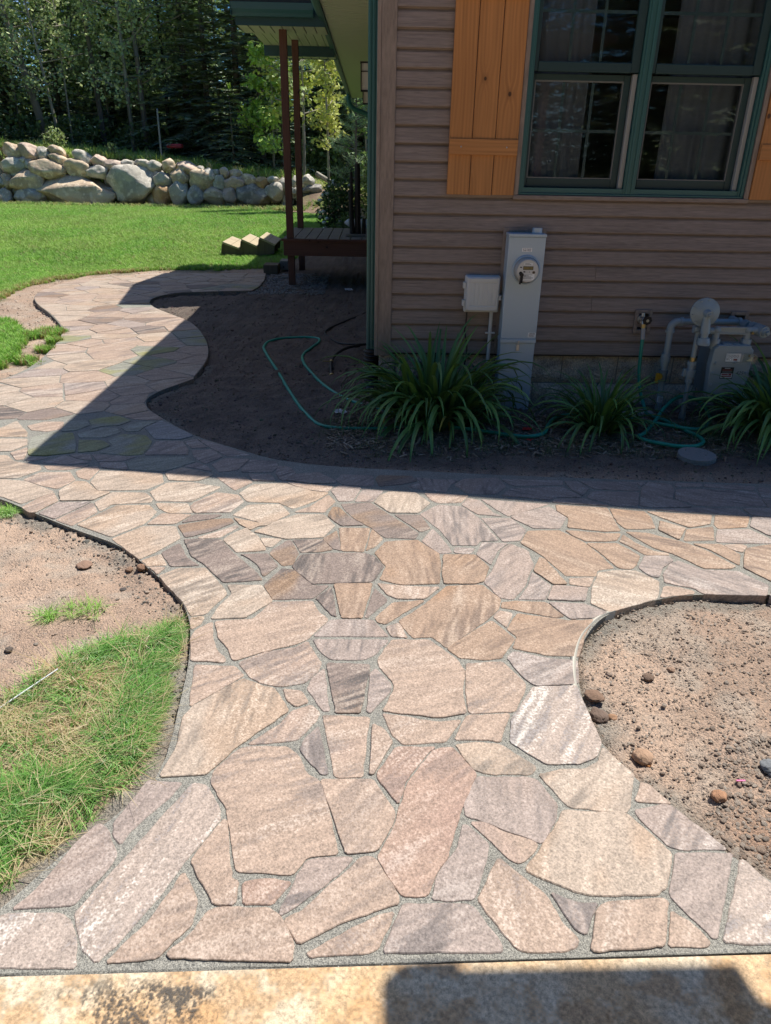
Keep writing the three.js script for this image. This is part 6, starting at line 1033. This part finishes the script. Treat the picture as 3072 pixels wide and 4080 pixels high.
function trunk(h, r0, bend, lean = 0) { const pts = []; for (let i = 0; i <= 8; i++) { const t = i / 8; pts.push([lean * t * h + bend * Math.sin(t * 3 + 1) - bend * Math.sin(1), t * h, bend * 0.6 * Math.sin(t * 4)]); } const g = pipe(pts, r0, 9, 24), p = g.attributes.position, c = new THREE.CatmullRomCurve3(pts.map(q => V(...q)), false, 'centripetal'); for (let i = 0; i < p.count; i++) { const y = clamp(p.getY(i) / h), o = c.getPoint(y), k = 1 - 0.75 * y; p.setX(i, o.x + (p.getX(i) - o.x) * k); p.setZ(i, o.z + (p.getZ(i) - o.z) * k); } g.computeVertexNormals(); return { g, at: t => c.getPoint(clamp(t)) }; }
function broadCrown(h, tr, lo, n, spread, leaf, cA, cB, twigN, q = quads()) {
  const tw = []; const tips = [];
  for (let i = 0; i < twigN; i++) {
    const t = lo + (1 - lo) * Math.pow((i + rnd()) / twigN, 0.9), o = tr.at(t), a = rnd() * 6.28, l = spread * (1.15 - 0.75 * t) * rr(0.6, 1.15), up = rr(0.1, 0.7);
    const p1 = [o.x + Math.cos(a) * l * 0.5, o.y + up * l * 0.5, o.z + Math.sin(a) * l * 0.5], p2 = [o.x + Math.cos(a + rr(-0.4, 0.4)) * l, o.y + up * l * 0.85 + rr(-0.1, 0.1), o.z + Math.sin(a + rr(-0.3, 0.3)) * l];
    tw.push(pipe([[o.x, o.y, o.z], p1, p2], 0.012 + 0.008 * l, 4, 5)); for (let k = 0; k < 6; k++) { const s = 0.35 + 0.65 * k / 5; tips.push([o.x + (p2[0] - o.x) * s, o.y + (p2[1] - o.y) * s, o.z + (p2[2] - o.z) * s, l]); }
  }
  for (let i = 0; i < n; i++) { const p = pick(tips), s = 0.24 * p[3] + 0.08; const o = [p[0] + rr(-s, s), p[1] + rr(-s, s) * 0.7, p[2] + rr(-s, s)], d = nrm([rr(-1, 1), rr(-1, 0.4), rr(-1, 1)]); const k = rr(0.7, 1.25); leafQuad(q, o, d, nrm(crs(d, [rr(-1, 1), rr(-1, 1), rr(-1, 1)])), leaf * rr(0.8, 1.4), leaf * rr(0.6, 1), mixc(cA, cB, rnd()).map(x => x * k)); }
  return { crown: done(q), twigs: merge(tw) };
}
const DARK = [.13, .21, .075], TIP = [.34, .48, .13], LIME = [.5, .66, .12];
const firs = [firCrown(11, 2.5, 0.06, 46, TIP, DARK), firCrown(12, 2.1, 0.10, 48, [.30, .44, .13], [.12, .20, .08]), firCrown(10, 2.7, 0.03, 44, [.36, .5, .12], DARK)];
const firTrunk = trunk(11, 0.15, 0.03);
function tree(name, x, z, label, group, parts, rot = rnd() * 6.28, s = 1) {
  const t = thing(name, [x, height(x, z) - 0.1, z], label, 'tree', group); t.rotation.y = rot; t.scale.setScalar(s);
  for (const [n, g, m] of parts) part(t, n, g, m, true); return t;
}
const firLabel = 'dense dark green fir standing in the forest behind the boulder wall', firGroup = 'dark firs of the forest';
const spots = [[-15.2, -30], [-13.1, -30.2], [-11.2, -31.2], [-9.5, -30.6], [-7.5, -30.8], [-6.3, -27.2], [-5.1, -27.0], [-4.2, -26.7], [-7.3, -28.2], [-2.9, -30.6], [-1.9, -30.9], [-0.6, -30], [0.7, -29], [-14.2, -36], [-12.0, -37], [-9.6, -36.5], [-7.0, -37], [-4.2, -36.4], [-1.6, -37], [-0.2, -36], [1.9, -32.5], [-16.8, -30]];
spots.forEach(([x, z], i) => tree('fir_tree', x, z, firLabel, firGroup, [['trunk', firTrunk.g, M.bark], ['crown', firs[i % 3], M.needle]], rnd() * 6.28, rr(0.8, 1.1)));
tree('fir_tree', 1.9, -20.4, 'tall fir standing behind the house whose shadow crosses the lawn', null, [['trunk', firTrunk.g, M.bark], ['crown', firs[0], M.needle]], 1, 0.8);
{ // the wood beyond and the wood on the other side of the driveway read as one dark mass
  const l = []; for (let i = 0; i < 150; i++) { const z = rr(-60, -42), x = rr(-38, 14); l.push([[x, height(x, z) - 0.2, z], [0, rnd() * 6.28, 0], rr(0.95, 1.45), null]); } for (let i = 0; i < 26; i++) l.push([[rr(-34, -17), 0.6, rr(-34, -10)], [0, rnd() * 6.28, 0], rr(0.9, 1.3), null]);
  many('far_forest', firs[1], M.needle, l, 'dark mass of forest beyond the nearer trees', 'forest');
  const b = []; for (let i = 0; i < 150; i++) b.push([[rr(-40, 40), -0.2, rr(20, 38)], [0, rnd() * 6.28, 0], rr(1.1, 1.7), null]);
  many('far_forest', firs[1], M.needle, b, 'dark mass of forest across the driveway behind the viewer', 'forest');
}
// aspens with pale trunks and sparse light leaves
const asp = (h, r, bend, lean, n, sp, lo, cA = [.38, .50, .18], cB = [.62, .70, .34], lf = 0.13) => { const tr = trunk(h, r, bend, lean), b = broadCrown(h, tr, lo, n, sp, lf, cA, cB, 26); return [['trunk', tr.g, M.paleBark], ['twigs', b.twigs, M.paleBark], ['crown', b.crown, M.broad]]; };
tree('leaning_tree', -12.76, -27.70, 'thick grey trunk leaning left at the far left of the forest edge', null, [['trunk', trunk(9, 0.17, 0.05, -0.2).g, std({ map: barkMap, color: lin(1.35, 1.35, 1.3), roughness: 1 })], ...asp(9, 0.05, 0.05, -0.2, 2200, 1.9, 0.2).slice(1)], 0);
tree('aspen_tree', -12.12, -27.20, 'slender pale trunk right of the thick leaning trunk', null, asp(8.5, 0.065, 0.06, -0.10, 1800, 1.8, 0.2), 0);
tree('aspen_tree', -11.75, -27.40, 'very thin pale stem touching the slender pale trunk', null, asp(7, 0.04, 0.05, 0.02, 500, 1.2, 0.4), 0);
tree('aspen_tree', -10.89, -28.70, 'grey trunk deep between the two groups of pale trunks', null, [['trunk', trunk(9, 0.12, 0.04, -0.03).g, M.bark], ...asp(9, 0.05, 0.04, -0.03, 700, 1.5, 0.4).slice(1)], 0);
tree('aspen_tree', -9.35, -27.30, 'left one of two straight grey trunks with pale sparse leaves', null, asp(9.5, 0.085, 0.03, 0.0, 3200, 2.2, 0.16), 0.3);
tree('aspen_tree', -8.86, -27.50, 'right one of two straight grey trunks with pale sparse leaves', null, [['trunk', trunk(9.5, 0.12, 0.03, -0.01).g, std({ map: barkMap, color: lin(1.5, 1.5, 1.45), roughness: 1 })], ...asp(9.5, 0.08, 0.03, -0.01, 3400, 2.4, 0.16).slice(1)], 0.2);
tree('aspen_tree', -8.12, -28.30, 'bare dark stem behind the metal pole', null, [['trunk', trunk(8, 0.09, 0.03, 0.0).g, M.blackwood], ...asp(8, 0.05, 0.03, 0, 1200, 2.0, 0.45).slice(1)], 0);
tree('birch_tree', -5.93, -27.60, 'thin straight pale trunk with bare twigs before the dark firs', null, asp(10, 0.055, 0.02, 0.0, 500, 1.4, 0.42), 0);
// leafy middle storey
[[-14.6, -29.5, 7, 'leafy green tree at the far left beyond the leaning trunk'], [-13.3, -30.5, 8, 'leafy green tree behind the leaning trunk'], [-11, -30, 8, 'leafy green tree between the slender pale trunks and the straight grey trunks'], [-0.2, -27.2, 6.8, 'leafy green tree seen beyond the porch, just left of the downspout']].forEach(([x, z, h, l], i) => tree('leafy_tree', x, z, l, null, asp(h, 0.05, 0.05, rr(-0.03, 0.03), 2600, 1.9, 0.12, i % 2 ? [.22, .36, .10] : [.30, .42, .16], i % 2 ? [.42, .58, .16] : [.52, .64, .30], 0.15), 0));
// bright young trees at the forest edge
tree('maple_sapling', -3.6, -24.8, 'bright lime green leafy tree left of the porch post', null, asp(6.8, 0.05, 0.06, 0.02, 4200, 1.05, 0.12, [.34, .55, .08], [.52, .72, .16], 0.15), 0.5);
tree('young_fir', -4.95, -24.3, 'small young fir with bright lime tips before the dark forest', null, [['trunk', trunk(2.6, 0.04, 0.01).g, M.bark], ['crown', firCrown(2.7, 1.0, 0.05, 15, LIME, [.12, .2, .06]), M.needle]], 0);
tree('young_fir', -3.3, -25.3, 'second young fir with lime tips right of the smaller one', null, [['trunk', trunk(4, 0.05, 0.01).g, M.bark], ['crown', firCrown(4.2, 1.3, 0.04, 20, LIME, [.10, .18, .06]), M.needle]], 2);
tree('yellow_sapling', -1.33, -20.2, 'slim sapling with yellow green leaf clusters seen right of the porch posts', null, asp(6, 0.045, 0.05, -0.01, 1500, 0.75, 0.3, [.55, .6, .12], [.72, .72, .22], 0.13), 0.4);
tree('yellow_sapling', -2.4, -24, 'yellow green leafy tree behind the slim sapling', null, asp(7.5, 0.06, 0.05, 0.0, 3200, 1.6, 0.25, [.42, .52, .09], [.6, .64, .16], 0.15), 0.9);
tree('grey_stem', -2.35, -21.0, 'thin grey tree stem between the two porch posts', null, [['trunk', trunk(6.5, 0.04, 0.05, 0.02).g, M.paleBark], ...asp(6.5, 0.04, 0.05, 0.02, 500, 0.9, 0.5).slice(1)], 0);
{ // soft white pine
  const q = quads(), tr = trunk(3.9, 0.05, 0.03), tw = []; for (let w = 0; w < 90; w++) { const t = 0.15 + 0.85 * rnd(), o = tr.at(t), a = rnd() * 6.28, l = 1.25 * (1.08 - t) * rr(0.5, 1.1), e = [o.x + Math.cos(a) * l, o.y + 0.45 * l, o.z + Math.sin(a) * l]; tw.push(rod([o.x, o.y, o.z], e, 0.01, 0.006, 4)); for (let i = 0; i < 46; i++) { const d = nrm([rr(-1, 1), rr(-0.4, 1), rr(-1, 1)]), s = rr(0.5, 1), k = rr(0.7, 1.3); leafQuad(q, [o.x + (e[0] - o.x) * s, o.y + (e[1] - o.y) * s, o.z + (e[2] - o.z) * s], d, nrm(crs(d, [rr(-1, 1), 1, rr(-1, 1)])), rr(0.1, 0.2), 0.014, mixc([.26, .40, .20], [.42, .56, .30], rnd()).map(x => x * k)); } }
  tree('white_pine', -0.42, -18.2, 'soft pale green young pine just left of the downspout', null, [['trunk', tr.g, M.bark], ['twigs', merge(tw), M.bark], ['crown', done(q), M.needle]]);
}
function bush(name, x, z, r, h, n, leaf, cA, cB, label, flowers) {
  const q = quads(), f = [], tw = []; for (let i = 0; i < 14; i++) { const a = rnd() * 6.28, l = r * rr(0.4, 0.9); tw.push(rod([0, 0, 0], [Math.cos(a) * l, h * rr(0.5, 0.95), Math.sin(a) * l], 0.012, 0.005, 5)); }
  for (let i = 0; i < n; i++) { const u = rr(-1, 1), a = rnd() * 6.28, k = Math.pow(rnd(), 0.4), s = Math.sqrt(1 - u * u), m = 0.8 + 0.5 * (fbm(Math.cos(a) * 2 + 4, u * 2 + a, 91, 2) - 0.3); const o = [Math.cos(a) * s * r * k * m, h * 0.5 + u * h * 0.5 * k, Math.sin(a) * s * r * k * m], d = nrm([rr(-1, 1), rr(-0.6, 1), rr(-1, 1)]), c = rr(0.7, 1.3); leafQuad(q, o, d, nrm(crs(d, [rr(-1, 1), 1, rr(-1, 1)])), leaf * rr(0.7, 1.3), leaf * 0.6, mixc(cA, cB, rnd()).map(v => v * c)); if (flowers && k > 0.8 && f.length < 40 && rnd() < 0.05) { const b = new THREE.IcosahedronGeometry(0.05, 1); b.scale(1, 0.7, 1); b.translate(...o.map((v, j) => j === 1 ? v : v * 1.05)); f.push(b); } }
  const t = thing(name, [x, height(x, z) - 0.03, z], label, 'shrub'); part(t, 'stems', merge(tw), M.bark, true); part(t, 'crown', done(q), M.broad, true); if (f.length) part(t, 'flowers', merge(f), M.white, true);
}
bush('flowering_shrub', -0.66, -12.0, 0.52, 1.25, 2600, 0.085, [.05, .11, .03], [.10, .18, .05], 'dark green shrub with white flower heads behind the porch deck', true);
bush('round_shrub', -0.42, -11.0, 0.38, 0.62, 2200, 0.05, [.07, .14, .03], [.13, .22, .05], 'low round green shrub below the flowering shrub', false);
bush('yellow_shrub', 0.15, -13.2, 0.55, 1.7, 2200, 0.09, [.26, .34, .06], [.42, .46, .14], 'yellow green shrub against the downspout behind the black sculpture', false);
bush('wild_bush', -10.9, -23.4, 0.42, 0.8, 420, 0.11, [.20, .30, .08], [.36, .44, .16], 'small yellow green bush above the left of the boulder wall', false);
bush('wild_bush', -8.9, -23.2, 0.22, 0.5, 160, 0.10, [.20, .30, .10], [.34, .42, .18], 'tiny leafy bush above the middle of the boulder wall', false);
{ const l = []; for (let i = 0; i < 260; i++) { const x = rr(-15, -1), z = rr(-31, -27); l.push([[x, height(x, z) - 0.1, z], [0, rnd() * 6.28, 0], rr(0.5, 1.5), null]); }
  const q = quads(); for (let i = 0; i < 60; i++) { const a = rnd() * 6.28, k = Math.sqrt(rnd()), d = nrm([rr(-1, 1), rr(-0.3, 1), rr(-1, 1)]); leafQuad(q, [Math.cos(a) * 0.6 * k, rnd() * 0.8, Math.sin(a) * 0.6 * k], d, nrm(crs(d, [rr(-1, 1), 1, rr(-1, 1)])), 0.16, 0.11, mixc([.10, .17, .045], [.22, .32, .08], rnd())); }
  many('undergrowth', done(q), M.needle, l, 'dark leafy undergrowth along the foot of the forest', 'undergrowth'); }
solo('metal_pole', [rod([-7.33, 1.1, -23.5], [-7.31, 2.95, -23.5], 0.035, 0.032, 12), rod([-7.31, 2.95, -23.5], [-7.31, 2.98, -23.5], 0.036, 0.02, 12)], std({ color: lin(.22, .24, .27), roughness: 0.45, metalness: 0.6 }), 'thin grey metal pole standing above the boulder wall', 'pole');
solo('red_tarp', [rb(-7.5, -6.95, 1.78, 1.93, -25.4, -25.0, 0.05, 3)], std({ color: lin(.55, .05, .06), roughness: 0.5 }), 'small red covered object in the forest right of the metal pole', 'tarp');
solo('fallen_log', [rod([-1.9, 1.05, -23.2], [-0.9, 0.55, -22.6], 0.09, 0.06, 10)], M.paleBark, 'pale fallen log at the right end of the boulder wall', 'log');

/* ---------- unseen canopy added behind the viewer, outline shaped to cast the driveway shadow ---------- */
{
  const H = 2.75, sh = [[0.037, 4.6], [0.037, 4.266], [0.053, 4.249], [0.097, 4.241], [0.181, 4.239], [0.190, 4.259], [0.45, 4.255], [0.805, 4.251], [0.812, 4.285], [0.822, 4.33], [0.86, 4.346], [1.3, 4.38], [1.3, 4.6]].map(([x, z]) => [x + 0.42 * H, -(z - 0.38 * H)]);
  const out = [...sh.slice(1, 12), [1.3 + 0.42 * H, -6.2], [0.037 + 0.42 * H, -6.2]];
  const t = thing('added_shadow_canopy', [1.8, 0, 5.5], 'unseen flat canopy on two posts, added to cast the driveway shadow', 'canopy');
  const g = prism(out, 0.06); g.rotateX(-Math.PI / 2); g.translate(0, H - 0.06, 0); part(t, 'shadow_slab', metre(g), M.roof);
  part(t, 'post', rb(1.25, 1.35, -0.02, H - 0.062, 6.05, 6.15, 0.005, 2), M.redwood); part(t, 'post_001', rb(2.3, 2.4, -0.02, H - 0.062, 6.05, 6.15, 0.005, 2), M.redwood);
}
renderer.render(scene, camera);
